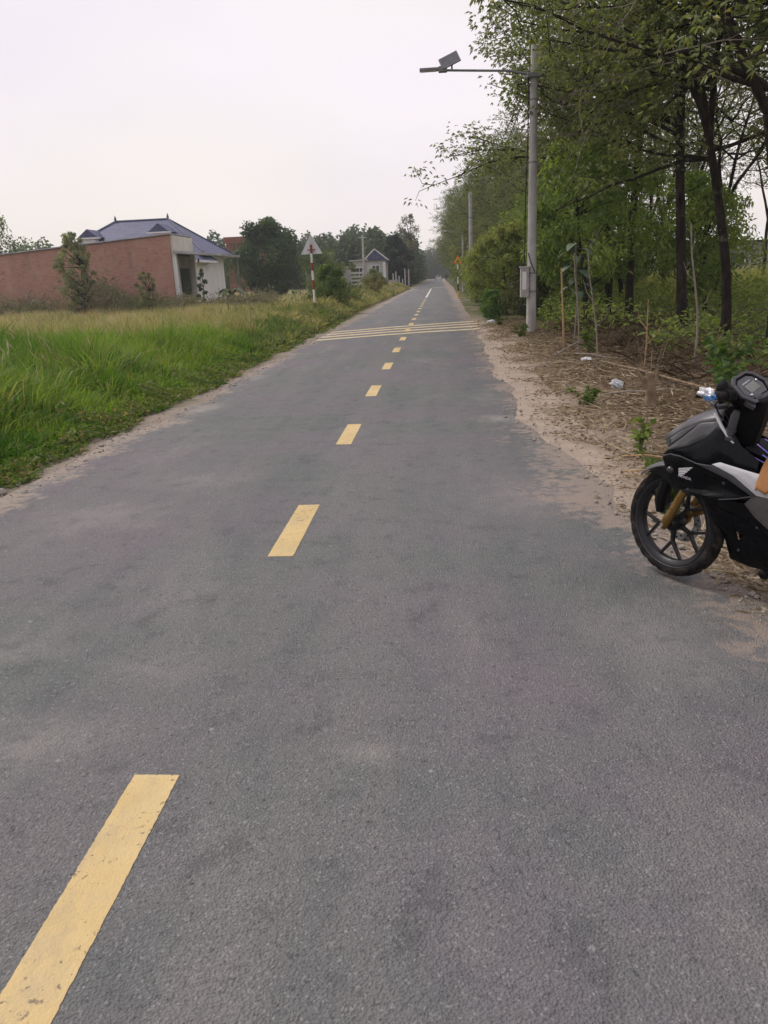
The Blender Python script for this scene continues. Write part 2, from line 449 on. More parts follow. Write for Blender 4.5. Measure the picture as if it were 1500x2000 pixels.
# --- red brick
q = NT('red_brick')
cx = q.n('ShaderNodeCombineXYZ'); X = q.xyz(); q.l(X[0], cx.inputs[0]); q.l(X[2], cx.inputs[1])
br = q.n('ShaderNodeTexBrick'); q.l(cx.outputs[0], br.inputs[0]); br.inputs['Scale'].default_value = 1.0
br.inputs['Brick Width'].default_value = 0.21; br.inputs['Row Height'].default_value = 0.075; br.inputs['Mortar Size'].default_value = 0.006
br.inputs['Color1'].default_value = (0.40, 0.20, 0.15, 1); br.inputs['Color2'].default_value = (0.47, 0.265, 0.205, 1); br.inputs['Mortar'].default_value = (0.30, 0.22, 0.18, 1)
c = q.mix(q.mth('MULTIPLY', q.rng(q.noise(0.9, 5, 0.65), 0.42, 0.72), 0.55), br.outputs[0], (0.47, 0.31, 0.25))
c = q.mix(q.mth('MULTIPLY', q.rng(q.noise(2.8, 5, 0.7), 0.52, 0.72), 0.7), c, (0.22, 0.11, 0.08))
c = q.mix(q.mth('MULTIPLY', q.rng(q.noise(0.7, 5, 0.7, vec=q.map((1.6, 1, 0.25))), 0.52, 0.75), 0.5), c, (0.20, 0.15, 0.125))
M['brick'] = q.fin(c, 0.92, q.bump(br.outputs['Fac'], 0.4, -0.01), spec=0.15)
M['cream'] = plain('cream_render', (0.60, 0.56, 0.47), 0.85, 0.08, 1.5)
M['whitewall'] = plain('white_render', (0.70, 0.69, 0.67), 0.85, 0.06, 1.2)
M['housewall'] = plain('dull_house_wall', (0.46, 0.46, 0.45), 0.85, 0.12, 1.0)
M['metal_sheet'] = plain('roof_sheet', (0.36, 0.36, 0.38), 0.5, 0.15, 2, metal=0.3)
q = NT('blue_tiles')
wv = q.n('ShaderNodeTexWave', wave_type='BANDS', bands_direction='Z'); wv.inputs['Scale'].default_value = 1.5; wv.inputs['Distortion'].default_value = 0.3
q.l(q.co, wv.inputs[0])
c = q.mix(q.rng(q.noise(2, 4), 0.3, 0.7), (0.048, 0.055, 0.12), (0.075, 0.082, 0.155))
c = q.mix(q.mth('MULTIPLY', wv.outputs['Fac'], 0.25), c, (0.10, 0.11, 0.19))
M['bluetile'] = q.fin(c, 0.55, q.bump(wv.outputs['Fac'], 0.4, 0.03), spec=0.3)
M['browntile'] = plain('brown_tiles', (0.20, 0.075, 0.055), 0.8, 0.15, 2)
M['darkglass'] = plain('dark_window_glass', (0.03, 0.035, 0.04), 0.12, 0.1, 2, spec=0.5)

M['gloss_black'] = plain('gloss_black_plastic', (0.0030, 0.0034, 0.005), 0.28, 0.2, 4, spec=0.16, coat=0.0)
M['matt_black'] = plain('matt_black_plastic', (0.0045, 0.0045, 0.005), 0.55, 0.2, 8, spec=0.14, bump=0.05, bsc=200)
M['matt_grey'] = plain('matt_grey_paint', (0.085, 0.083, 0.09), 0.36, 0.10, 5, metal=0.3, spec=0.4)
M['smoked'] = plain('smoked_lens', (0.03, 0.03, 0.033), 0.12, 0.1, 5, spec=0.5, coat=0.4)
M['silver'] = plain('silver_paint', (0.62, 0.62, 0.65), 0.35, 0.06, 6, metal=0.15, spec=0.4)
M['edge_grey'] = plain('grey_trim', (0.065, 0.066, 0.075), 0.45, 0.1, 6)
q = NT('dusty_grey_cover')
c = q.mix(q.rng(q.noise(6, 4), 0.3, 0.7), (0.10, 0.092, 0.09), (0.15, 0.14, 0.135))
c = q.mix(q.mth('MULTIPLY', q.rng(q.noise(22, 3), 0.66, 0.70), 0.8), c, (0.02, 0.02, 0.02))
M['dusty'] = q.fin(c, 0.6, q.bump(q.noise(18, 3), 0.15, 0.01))
q = NT('tyre_rubber')
c = q.mix(q.mth('MULTIPLY', q.rng(q.noise(16, 5, 0.7), 0.45, 0.72), 0.55), (0.011, 0.0105, 0.0105), (0.085, 0.07, 0.057))
M['rubber'] = q.fin(c, 0.8, q.bump(q.noise(160, 3), 0.1, 0.005), spec=0.15)
M['alloy'] = plain('black_alloy', (0.012, 0.012, 0.014), 0.4, 0.2, 10, spec=0.35)
M['gold'] = plain('gold_fork', (0.27, 0.165, 0.055), 0.34, 0.1, 9, metal=0.85)
M['steel'] = plain('steel', (0.45, 0.44, 0.43), 0.32, 0.15, 12, metal=0.9)
M['chrome'] = plain('bright_metal', (0.70, 0.70, 0.72), 0.2, 0.08, 12, metal=0.9)
M['lcd'] = plain('lcd_screen', (0.155, 0.165, 0.14), 0.18, 0.2, 18, spec=0.5)
q = NT('iridescent_strip')
X = q.xyz()
rp = q.n('ShaderNodeValToRGB'); q.l(q.rng(X[0], -0.36, -0.52, 0, 1, False), rp.inputs[0])
rp.color_ramp.elements[0].color = (0.75, 0.20, 0.55, 1); rp.color_ramp.elements[1].color = (0.15, 0.6, 0.9, 1)
e = rp.color_ramp.elements.new(0.5); e.color = (0.25, 0.25, 0.85, 1)
M['irid'] = q.fin(rp.outputs[0], 0.3, metal=0.2, spec=0.5)
M['tan'] = plain('tan_leather', (0.40, 0.185, 0.07), 0.6, 0.12, 5, bump=0.25, bsc=25)
M['red'] = plain('red_post_paint', (0.24, 0.05, 0.045), 0.6, 0.2, 4)
M['white'] = plain('white_gloss_paint', (0.70, 0.70, 0.68), 0.55, 0.08, 4)
M['signback'] = plain('sign_back_metal', (0.60, 0.60, 0.61), 0.6, 0.1, 5, metal=0.0)
M['signyellow'] = plain('sign_yellow', (0.75, 0.42, 0.03), 0.5, 0.06, 5)
M['signred'] = plain('sign_red', (0.62, 0.09, 0.03), 0.5, 0.06, 5)
M['lampgrey'] = plain('lamp_grey_metal', (0.20, 0.205, 0.215), 0.5, 0.12, 6, metal=0.3)
M['panelback'] = plain('panel_back', (0.12, 0.12, 0.14), 0.5, 0.1, 8)
M['boxgrey'] = plain('meter_box_paint', (0.35, 0.34, 0.33), 0.6, 0.18, 6)
M['cable'] = plain('black_cable', (0.02, 0.02, 0.02), 0.6, 0.2, 10)
M['stone'] = plain('pebble_stone', (0.30, 0.265, 0.235), 0.9, 0.3, 3, bump=0.3)
q = NT('plastic_litter')
c = q.mix(q.rng(q.noise(14, 4), 0.56, 0.6), (0.62, 0.63, 0.66), (0.10, 0.28, 0.62))
M['wrapper'] = q.fin(c, 0.25, q.bump(q.noise(45, 4), 0.5, 0.02), metal=0.35, spec=0.5)
M['litterwhite'] = plain('white_plastic', (0.60, 0.61, 0.63), 0.4, 0.15, 20, spec=0.4)
M['cloth'] = plain('dark_cloth', (0.03, 0.032, 0.045), 0.85, 0.2, 10)
M['skin'] = plain('skin', (0.33, 0.19, 0.13), 0.6, 0.1, 8)

# ================================================================== SETTING
def gz(x, y):
    """ground height"""
    x = np.asarray(x, float); y = np.asarray(y, float)
    dl = np.clip((-3.9 - x) / 3.0, 0, 1); dr = np.clip((x - 1.7) / 3.0, 0, 1)
    h = -0.16 * dl * np.clip(1 - (y - 40) / 60, 0.3, 1) + 0.10 * dr
    h += (vnoise(x + 200, y + 50, 1.7, 3) - 0.5) * 0.10 * np.maximum(dl, dr) + (vnoise(x + 200, y + 50, 6, 4) - 0.5) * 0.16 * np.maximum(dl, dr)
    return h
def gzf(x, y): return float(gz(np.array([x]), np.array([y]))[0])

xs = np.unique(np.concatenate([np.linspace(-1500, -60, 12), np.linspace(-60, -12, 40), np.linspace(-12, 14, 130), np.linspace(14, 60, 40), np.linspace(60, 1500, 12)]))
ys = np.unique(np.concatenate([np.linspace(-300, -6, 8), np.linspace(-6, 30, 150), np.linspace(30, 130, 90), np.linspace(130, 2500, 24)]))
GX, GY = np.meshgrid(xs, ys)
GV = np.stack([GX.ravel(), GY.ravel(), (gz(GX.ravel(), GY.ravel()) - 0.0)], 1)
nx, ny = len(xs), len(ys)
ii = (np.arange(ny - 1)[:, None] * nx + np.arange(nx - 1)[None]).ravel()
GF = np.stack([ii, ii + 1, ii + nx + 1, ii + nx], 1)
tag(link('ground', np_mesh('ground', GV, GF, M['ground'], smooth=True)), 'sandy verges, grass field and leaf covered plantation floor', kind='structure')

# road with uneven edges, sand lying over its rim
er = np.array([(-12, 1.6), (1.5, 1.55), (3.25, 1.43), (3.81, 1.40), (4.7, 1.20), (5.75, 1.12), (6.65, 1.05), (7.34, .92), (8.2, .76), (9.2, .88), (10.45, .95), (11.56, .82), (15.4, .86), (23, 1.02), (45, 1.19), (100, 1.7), (420, 2.2)])
el = np.array([(-12, -3.4), (5.3, -3.34), (8, -3.38), (9.96, -3.14), (12.6, -3.24), (21, -3.27), (28, -3.12), (56, -3.4), (107, -3.3), (420, -3.5)])
ry = np.unique(np.concatenate([np.arange(-8, 30, 0.12), np.arange(30, 110, 0.6), np.arange(110, 421, 10)]))
def redge(y): return np.interp(y, er[:, 0], er[:, 1]) + (vnoise(y, 0 * y, .5, 11) - .5) * .12 + (vnoise(y, 0 * y, .17, 12) - .5) * .05
def ledge(y): return np.interp(y, el[:, 0], el[:, 1]) + (vnoise(y, 0 * y, .6, 13) - .5) * .18 + (vnoise(y, 0 * y, .2, 14) - .5) * .06
RX, LX = redge(ry), ledge(ry)
cols = [LX - 0.05, LX, LX * .6 + RX * .4, LX * .3 + RX * .7, RX, RX + 0.05]
zz = [-0.02, 0.014, 0.03, 0.03, 0.014, -0.02]
RV = np.stack([np.stack([c_, ry, np.full_like(ry, z_)], 1) for c_, z_ in zip(cols, zz)], 1).reshape(-1, 3)
ii = (np.arange(len(ry) - 1)[:, None] * 6 + np.arange(5)[None]).ravel()
road = link('road', np_mesh('road', RV, np.stack([ii, ii + 1, ii + 7, ii + 6], 1), M['asphalt'], smooth=True))
tag(road, 'narrow grey asphalt road with worn sandy edges', kind='structure')
def roadz(x, y):
    l_, r_ = float(ledge(np.array([y]))[0]), float(redge(np.array([y]))[0])
    t = (x - l_) / (r_ - l_)
    return float(np.interp(t, [0, .4, .7, 1], [.014, .03, .03, .014]))

def paint(name, pts, mat, thick=0.006, jag=0.006, step=0.06):
    """painted mark: outline with slightly ragged edges, laid on the road"""
    out = []
    for a, b in zip(pts, pts[1:] + pts[:1]):
        L = math.hypot(b[0] - a[0], b[1] - a[1]); n = max(1, min(110, int(L / step)))
        for i in range(n):
            t = i / n
            out.append((a[0] + (b[0] - a[0]) * t + (random.uniform(-jag, jag) if i else 0), a[1] + (b[1] - a[1]) * t + (random.uniform(-jag, jag) if i else 0)))
    top = [(x, y, roadz(x, y) + thick) for x, y in out]
    mb = MB(); mb.prism(top, (0, 0, -thick - 0.003))
    bm = bmesh.new(); me = bpy.data.meshes.new(name); me.from_pydata(mb.v, [], mb.f); bm.from_mesh(me)
    bmesh.ops.triangulate(bm, faces=[f for f in bm.faces if len(f.verts) > 4]); bmesh.ops.recalc_face_normals(bm, faces=bm.faces); bm.to_mesh(me); bm.free()
    me.materials.append(mat)
    return link(name, me, road)
X0, DW, DL = -0.9218, 0.146, 1.014
for k in range(0, 19):
    y0 = 4.016 + (k - 2) * 3.0
    paint('centre_dash', [(X0 - DW / 2, y0), (X0 + DW / 2, y0), (X0 + DW / 2, y0 + DL), (X0 - DW / 2, y0 + DL)], M['yellow'], 0.0085 if k == 8 else 0.0025, 0.0013 if k < 5 else 0.002, 0.010 if k < 5 else 0.2)
paint('centre_line', [(X0 - .07, 56), (X0 + .07, 56), (X0 + .07, 93), (X0 - .07, 93)], M['white_paint'], 0.005, 0.003, 1.5)
for i in range(4):
    ym = 21.3 + i * 1.08
    pts = []
    xa, xb = -3.2, 1.12 + 0.03 * i
    fy_ = lambda x: ym + (0.47 + 0.05 * i) * (x + 0.95)
    paint('rumble_strip', [(xa, fy_(xa) - .21), (-0.9, fy_(-.9) - .21), (xb, fy_(xb) - .21), (xb, fy_(xb) + .21), (-.9, fy_(-.9) + .21), (xa, fy_(xa) + .21)], M['cream_paint'], 0.006, 0.006, 0.3)
paint('stop_line', [(-.8, 97.5), (1.3, 101), (1.3, 102), (-.8, 98.5)], M['white_paint'], 0.005, 0.003, 1)
paint('edge_line', [(-3.25, 88), (-2.5, 92), (-2.5, 93), (-3.25, 89)], M['white_paint'], 0.005, 0.003, 1)

# ================================================================== VEGETATION: stuff
def wedge(n, ymin, ymax, xmax, xminf, rng, pw=1.0):
    y = ymin + (ymax - ymin) * rng.random(n) ** pw
    return y
rng = np.random.default_rng(21)
# ---- left field: low weeds by the road, tall green grass, dry grass behind
parts = []
def field(n, ya, yb, fa, fb, hfun, wd, cfun, seg, lean, hmin=.05):
    y = rng.uniform(ya, yb, n); x0 = -3.55 - rng.random(n) * 0; xm = -0.66 * y - 2.2
    x = -fa + (np.minimum(xm, -fb) + fa) * rng.random(n)
    # clumps
    cxn = np.round(x / .35) * .35; cyn = np.round(y / .35) * .35
    j = rng.random(n) < .75
    x = np.where(j, cxn + (vnoise(cxn * 7, cyn * 5, 1, 31) - .5) * .35 + rng.normal(0, .085, n), x); y = np.where(j, cyn + (vnoise(cxn * 3, cyn * 9, 1, 32) - .5) * .35 + rng.normal(0, .085, n), y)
    ok = x < -3.62 - .2 * vnoise(x * 0, y, .6, 5)
    gl = 22.0 + 1.0 * (x + 4) + 3.5 * (vnoise(x + 60, y * .5, 1.5, 6) - .5)
    gl = gl + rng.normal(0, 1.6, len(gl))
    if hfun is h_green: ok &= y < gl
    elif ya < 30: ok &= y > gl - 1.0
    x, y = x[ok], y[ok]
    h = hfun(x, y) * rng.uniform(.55, 1.12, len(x)); ok = h > hmin; x, y, h = x[ok], y[ok], h[ok]
    P = np.stack([x, y, gz(x, y) - .02], 1)
    a = rng.uniform(0, 2 * np.pi, len(x)); m = np.abs(rng.normal(lean, lean * .6, len(x)))
    # outward fan from clump centre plus a common lean
    Ln = np.stack([np.cos(a) * m + .06, np.sin(a) * m - .03], 1)
    parts.append(blade_arrays(P, h, wd * rng.uniform(.6, 1.3, len(x)), Ln, cfun(x, y, len(x)), rng, seg))
def h_green(x, y):
    d = np.clip((-3.75 - x) / 1.7, 0, 1)
    return (.10 + .78 * d ** 1.1) * (.40 + .55 * vnoise(x + 99, y + 99, 1.3, 41) + .50 * vnoise(x + 99, y + 99, .5, 47)) * np.clip(1.15 - (y - 16) / 40, .75, 1.15)
def c_green(x, y, n):
    t = np.clip(vnoise(x + 50, y + 50, 2.2, 42) * .8 + vnoise(x + 50, y + 50, .55, 46) * .7 - .28 + rng.normal(0, .2, n), 0, 1)
    c = mixc((.050, .130, .018), (.235, .35, .055), t)
    dr = (rng.random(n) < .05 + .16 * (vnoise(x + 20, y + 80, .9, 48) > .62))[:, None]
    return np.where(dr, np.array([.26, .22, .11]), c) * rng.uniform(.8, 1.2, (n, 1))
def g_edge(x): return 21 + 3 * vnoise(x, x * 0, 3, 43)
def c_dry(x, y, n):
    t = np.clip((vnoise(x + 70, y + 20, 2.6, 44) - .3) * 1.6 + rng.normal(0, .2, n), 0, 1)
    c = mixc((.50, .415, .315), (.37, .335, .19), t)
    return c * rng.uniform(.75, 1.2, (n, 1))
def h_dry(x, y): 
    return (.62 + .45 * vnoise(x + 9, y + 9, 2.2, 45)) * np.clip((-3.7 - x) / 2.2, .18, 1)
field(60000, 3.2, 13, 3.6, 3.9, h_green, .0165, c_green, 3, .42)
GREEN_LIM = True
field(70000, 12, 25, 3.6, 4.0, h_green, .022, c_green, 2, .40)
def tufts(n, ya, yb, blades, wd, hs, seg):
    y = rng.uniform(ya, yb, n); x = -4.35 + (np.minimum(-.66 * y - 2.2, -4.6) + 4.35) * rng.random(n) ** 1.1
    gl = 23.0 + .95 * (x + 4); k = y < gl - .5; x, y = x[k], y[k]; n = len(x)
    hh = hs * rng.uniform(.65, 1.25, n) * np.clip((-3.9 - x) / 1.1, .35, 1)
    tone = np.clip(rng.normal(.5, .33, n), 0, 1); ax_ = np.repeat(x, blades); ay = np.repeat(y, blades)
    a = rng.uniform(0, 6.28, n * blades); rr = np.abs(rng.normal(0, .07, n * blades)); px = ax_ + np.cos(a) * rr; py = ay + np.sin(a) * rr
    m = rng.uniform(.1, .75, n * blades); L_ = np.stack([np.cos(a) * m, np.sin(a) * m], 1)
    t = np.clip(np.repeat(tone, blades) + rng.normal(0, .12, n * blades), 0, 1); c = mixc((.040, .110, .018), (.27, .36, .075), t)
    c = np.where((rng.random(n * blades) < .08)[:, None], np.array([.38, .32, .18]), c)
    parts.append(blade_arrays(np.stack([px, py, gz(px, py) - .02], 1), np.repeat(hh, blades) * rng.uniform(.55, 1.1, n * blades), wd * rng.uniform(.6, 1.4, n * blades), L_, c, rng, seg))
tufts(520, 3.5, 12.5, 42, .019, .80, 3)
tufts(620, 12, 24, 34, .026, .82, 2)
tag(link('tall_grass', np_mesh('tall_grass', *join(parts)[:2], M['grass'], join(parts)[2])), 'tall bright green grass growing beside the road', 'grass', kind='stuff')
parts = []
field(66000, 12, 33, 3.7, 4.0, h_dry, .02, c_dry, 2, .22)
field(42000, 33, 47, 3.7, 4.0, h_dry, .03, c_dry, 2, .2)
field(26000, 47, 110, 3.8, 4.2, lambda x, y: h_dry(x, y) * .9, .07, c_dry, 1, .2)
n_ = 900; ty = rng.uniform(14, 41, n_); tx = -4.6 + (-.66 * ty - 2.2 + 4.6) * rng.random(n_); k_ = ty > 22.0 + 1.0 * (tx + 4) - 2; tx, ty = tx[k_], ty[k_]; n_ = len(tx); B_ = 26
a_ = rng.uniform(0, 6.28, n_ * B_); rr_ = np.abs(rng.normal(0, .11, n_ * B_)); px_ = np.repeat(tx, B_) + np.cos(a_) * rr_; py_ = np.repeat(ty, B_) + np.sin(a_) * rr_; m_ = rng.uniform(.05, .6, n_ * B_)
tn_ = np.clip(np.repeat(rng.normal(.45, .4, n_), B_) + rng.normal(0, .12, n_ * B_), 0, 1)
parts.append(blade_arrays(np.stack([px_, py_, gz(px_, py_) - .02], 1), np.repeat(rng.uniform(.55, 1.25, n_), B_) * rng.uniform(.6, 1.1, n_ * B_), .032, np.stack([np.cos(a_) * m_, np.sin(a_) * m_], 1), mixc((.40, .29, .19), (.15, .20, .07), tn_), rng, 2))
V, F, T = join(parts)
tag(link('dry_grass', np_mesh('dry_grass', V, F, M['grass'], T)), 'straw coloured dry grass across the middle of the field', 'grass', kind='stuff')
# low broad-leaved weeds along the left rim
n = 44000
y = rng.uniform(3.0, 34, n) ; y = 3 + (y - 3) * rng.random(n) ** .35
x = -3.36 - rng.gamma(1.6, .32, n) - .25 * vnoise(y * 0, y, .5, 51)
ok = rng.random(n) < np.clip(vnoise(x * 1.3 + 30, y + 30, .55, 52) * 1.9 - .25, 0, 1); x, y = x[ok], y[ok]; n = len(x)
hh = .03 + .30 * vnoise(x + 11, y + 11, .5, 53) ** 1.5 * np.clip((-3.5 - x) / .6, .15, 1.3)
P = np.stack([x, y, gz(x, y) + hh * rng.random(n)], 1)
D = unit(np.concatenate([rng.normal(0, 1, (n, 2)), rng.uniform(.1, 1.1, (n, 1))], 1))
t = np.clip(vnoise(x + 5, y + 5, .8, 54) + rng.normal(0, .2, n), 0, 1)
V, F, T = leaf_arrays(P, D, rng.uniform(.03, .11, n), rng.uniform(.010, .036, n), np.where((rng.random(n) < .16)[:, None], np.array([.26, .20, .12]), mixc((.050, .100, .026), (.19, .235, .065), t)) * rng.uniform(.7, 1.2, (n, 1)), rng)
tag(link('roadside_weeds', np_mesh('roadside_weeds', V, F, M['leaf'], T)), 'low leafy weeds along the grass edge of the road', 'weeds', kind='stuff')

# grey-brown scrub in front of the brick wall and by the porch
n = 34000
y = rng.uniform(40, 43.6, n); x = rng.uniform(-29, -8.5, n)
top = .55 + 2.3 * vnoise(x + 3, y * .5, 1.1, 61) ** 1.6 * (.4 + .6 * vnoise(x + 90, y * 0, 4, 66)) * np.clip((-9 - x) / 9, .55, 1.0) + rng.gamma(1.0, .14, n)
dens = vnoise(x + 40, y, 1.2, 62)
ok = rng.random(n) < np.clip(dens * 1.6 - .1, .15, 1); x, y, top = x[ok], y[ok], top[ok]; n = len(x)
P = np.stack([x, y, gz(x, y) + top * rng.random(n) ** .8], 1)
D = unit(np.concatenate([rng.normal(0, .6, (n, 2)), rng.uniform(.3, 1.4, (n, 1))], 1))
t = np.clip(vnoise(x + 5, y + 5, 1.6, 63) * 1.3 - .1 + rng.normal(0, .2, n), 0, 1)
V, F, T = leaf_arrays(P, D, rng.uniform(.15, .42, n), rng.uniform(.02, .06, n), mixc((.36, .305, .235), (.17, .185, .10), t), rng)
tag(link('dry_scrub', np_mesh('dry_scrub', V, F, M['dryleaf'], T)), 'grey brown scrub in front of the long brick wall', 'scrub', kind='stuff')

# mixed weeds on the left verge beyond the sign
n = 30000
y = 17 + 78 * rng.random(n) ** 1.15; x = -3.75 - rng.gamma(1.5, .9, n)
top = (.2 + .6 * vnoise(x + 7, y, 2.2, 64)) * np.clip((-3.6 - x) / 1.2, .2, 1)
top *= np.clip((y - 15) / 14, .25, 1)
P = np.stack([x, y, gz(x, y) + top * rng.random(n) ** .7], 1)
D = unit(np.concatenate([rng.normal(0, .6, (n, 2)), rng.uniform(.5, 1.8, (n, 1))], 1))
t = np.clip(vnoise(x + 5, y + 5, 2.5, 65) * 1.3 - .3 + np.clip((y - 35) / 60, 0, .4) + rng.normal(0, .15, n), 0, 1)
V, F, T = leaf_arrays(P, D, rng.uniform(.12, .34, n) * (1 + y / 90), rng.uniform(.03, .07, n) * (1 + y / 60), mixc((.12, .17, .06), (.36, .30, .18), t), rng)
tag(link('verge_weeds', np_mesh('verge_weeds', V, F, M['leaf'], T)), 'mixed green and dry weeds on the grassy verge past the sign', 'weeds', kind='stuff')

# pale grass plumes near the camera
parts = []
for cx_, cy_, k in ((-5.0, 7.9, 16), (-5.6, 8.6, 12), (-4.9, 9.6, 9), (-5.9, 10.6, 8), (-5.2, 6.8, 8), (-7.5, 13, 10), (-9, 17, 14), (-7, 22, 14), (-11, 21, 14)):
    P = np.stack([cx_ + rng.normal(0, .28, k), cy_ + rng.normal(0, .28, k), np.zeros(k)], 1); P[:, 2] = gz(P[:, 0], P[:, 1]) + rng.uniform(.45, .75, k)
    D = unit(np.concatenate([rng.normal(-.35, .35, (k, 1)), rng.normal(0, .35, (k, 1)), np.ones((k, 1))], 1))
    parts.append(leaf_arrays(P, D, rng.uniform(.3, .45, k), .007, np.tile((.20, .22, .09), (k, 1)), rng, 0, .05))
    Q = P + D * .3
    parts.append(leaf_arrays(Q, D, rng.uniform(.14, .24, k), .02, np.tile((.42, .37, .25), (k, 1)), rng, .4, .1))
V, F, T = join(parts)
tag(link('grass_plumes', np_mesh('grass_plumes', V, F, M['dryleaf'], T)), 'pale feathery seed heads above the tall green grass', 'grass', kind='stuff')

# ---- right side: fallen leaves, undergrowth between the trunks
n = 60000
y = 2.2 + 24 * rng.random(n) ** 1.3; x = .98 + rng.gamma(2.1, .66, n)
ok = (x > redge(y) - .12) & (rng.random(n) < np.clip(vnoise(x * 1.2, y, .45, 71) * 1.7 - .3 + np.clip((x - 1.5) * .6, -.3, .4), 0.02, 1)) & (x < 9); x, y = x[ok], y[ok]; n = len(x)
P = np.stack([x, y, gz(x, y) + rng.uniform(.004, .03, n)], 1)
a = rng.uniform(0, 2 * np.pi, n); D = unit(np.stack([np.cos(a), np.sin(a), rng.normal(.05, .16, n)], 1))
t = np.clip(rng.beta(1.2, 1.6, n) - np.clip((x - 1.7) * .28, 0, .6), 0, 1)
V, F, T = leaf_arrays(P, D, np.clip(rng.gamma(2.2, .02, n) + .012, 0, .10), rng.uniform(.006, .024, n), mixc((.12, .08, .048), (.46, .375, .26), t), rng, .15, .02)
tag(link('leaf_litter', np_mesh('leaf_litter', V, F, M['dryleaf'], T)), 'dry brown leaves scattered over the sandy verge', 'leaves', kind='stuff')
# straw stalks
n = 1500
y = 3.6 + 14 * rng.random(n) ** 1.2; x = 1.25 + rng.gamma(2.2, .5, n); a = rng.uniform(0, np.pi, n)
P = np.stack([x, y, gz(x, y) + .02], 1); D = np.stack([np.cos(a), np.sin(a), rng.normal(.04, .05, n)], 1)
V, F, T = leaf_arrays(P, D, rng.uniform(.12, .45, n), rng.uniform(.006, .012, n), mixc((.30, .22, .14), (.52, .43, .30), rng.random(n)), rng, .6, 0)
tag(link('dry_stalks', np_mesh('dry_stalks', V, F, M['dryleaf'], T)), 'broken dry stalks lying among leaves on the verge', 'stalks', kind='stuff')
# dead brush
n = 2200
y = 10 + 12 * rng.random(n); x = 2.6 + rng.gamma(2.4, .75, n); P = np.stack([x, y, gz(x, y)], 1)
D = unit(np.stack([rng.normal(0, .8, n), rng.normal(0, .8, n), rng.uniform(.05, .9, n)], 1))
V, F, T = leaf_arrays(P, D, rng.uniform(.15, .6, n), rng.uniform(.006, .012, n), mixc((.07, .045, .03), (.20, .145, .10), rng.random(n)), rng, .6, .1)
tag(link('dead_brush', np_mesh('dead_brush', V, F, M['dryleaf'], T)), 'tangle of thin dead brown twigs under the trees', 'brush', kind='stuff')
# undergrowth
parts = []
n = 90000
y = 10.5 + 52 * rng.random(n) ** 1.25; x = 2.6 + 19 * rng.random(n)
lim = 3.0 + 1.4 * vnoise(y, y * 0, 2, 72) - np.clip((y - 17) * .28, 0, 2.6)
patch = vnoise(x + 17, y + 3, 1.6, 73)
ok = (x > lim) & (rng.random(n) < np.clip(patch * 1.7 - .3, .03, 1)); x, y, patch = x[ok], y[ok], patch[ok]; n = len(x)
top = (.15 + .75 * patch) * np.clip((y - 9) / 12, .35, 1.3)
P = np.stack([x, y, gz(x, y) + top * rng.random(n)], 1)
D = unit(np.concatenate([rng.normal(0, .9, (n, 2)), rng.uniform(-.1, .9, (n, 1))], 1))
t = np.clip(vnoise(x + 5, y + 5, 2.2, 74) + rng.normal(0, .22, n), 0, 1)
parts.append(leaf_arrays(P, D, rng.uniform(.08, .22, n), rng.uniform(.03, .075, n), mixc((.085, .14, .040), (.27, .32, .09), t), rng))
n = 26000
y = 30 + 40 * rng.random(n); x = 8 + 24 * rng.random(n)
P = np.stack([x, y, gz(x, y)], 1); a = rng.normal(0, .25, (n, 2))
t = np.clip(vnoise(x, y, 3, 75) + rng.normal(0, .2, n), 0, 1)
V, F, T = blade_arrays(P, rng.uniform(.7, 1.7, n), .05, a, mixc((.46, .38, .19), (.24, .28, .08), t), rng, 1)
parts.append((V, F, T))
V, F, T = join(parts)
tag(link('undergrowth', np_mesh('undergrowth', V, F, M['leaf'], T)), 'green undergrowth and straw grass between the rubber trunks', 'undergrowth', kind='stuff')

# gravel along both rims of the road
n = 2600
y = 2.5 + 26 * rng.random(n) ** 1.7; side = rng.random(n) < .5
xr = redge(y) + rng.gamma(1.4, .14, n) - .12; xl = ledge(y) - rng.gamma(1.4, .14, n) + .14
x = np.where(side, xr, xl); s_ = rng.gamma(2, .0032, n) + .0025
ico = np.array([(1, 0, 0), (-1, 0, 0), (0, 1, 0), (0, -1, 0), (0, 0, .75), (0, 0, -.75)], float); icf = np.array([(0, 2, 4), (2, 1, 4), (1, 3, 4), (3, 0, 4), (2, 0, 5), (1, 2, 5), (3, 1, 5), (0, 3, 5)])
V = ico[None] * s_[:, None, None] * rng.uniform(.6, 1.4, (n, 6, 1)) ; a = rng.uniform(0, 6.28, n); ca, sa = np.cos(a)[:, None], np.sin(a)[:, None]
V = np.stack([V[..., 0] * ca - V[..., 1] * sa, V[..., 0] * sa + V[..., 1] * ca, V[..., 2]], -1) + np.stack([x, y, .014 + s_ * .4], 1)[:, None]
F = (np.arange(n) * 6)[:, None, None] + icf[None]
tag(link('gravel', np_mesh('gravel', V.reshape(-1, 3), F.reshape(-1, 3), M['stone'])), 'loose grit and pebbles along both road edges', 'gravel', kind='stuff')
for lx, ly, s0, lb in ((-3.46, 5.60, .05, 'larger pale stone at the left road edge beside the weeds'), (-3.50, 5.95, .04, 'smaller pale stone at the left road edge beside the weeds')):
    mb = MB(); mb.ball((0, 0, s0 * .5), (s0, s0 * .75, s0 * .6), 9, 6)
    mb.v = [(a * (1 + .22 * math.sin(9 * b / s0 + 3 * c / s0)), b * (1 + .2 * math.cos(5 * a / s0)), c) for a, b, c in mb.v]
    o = mb.build('stone', M['stone'], smooth=True, angle=25); o.location = (lx, ly, .0); tag(o, lb, 'stone', 'stones at the road edge')

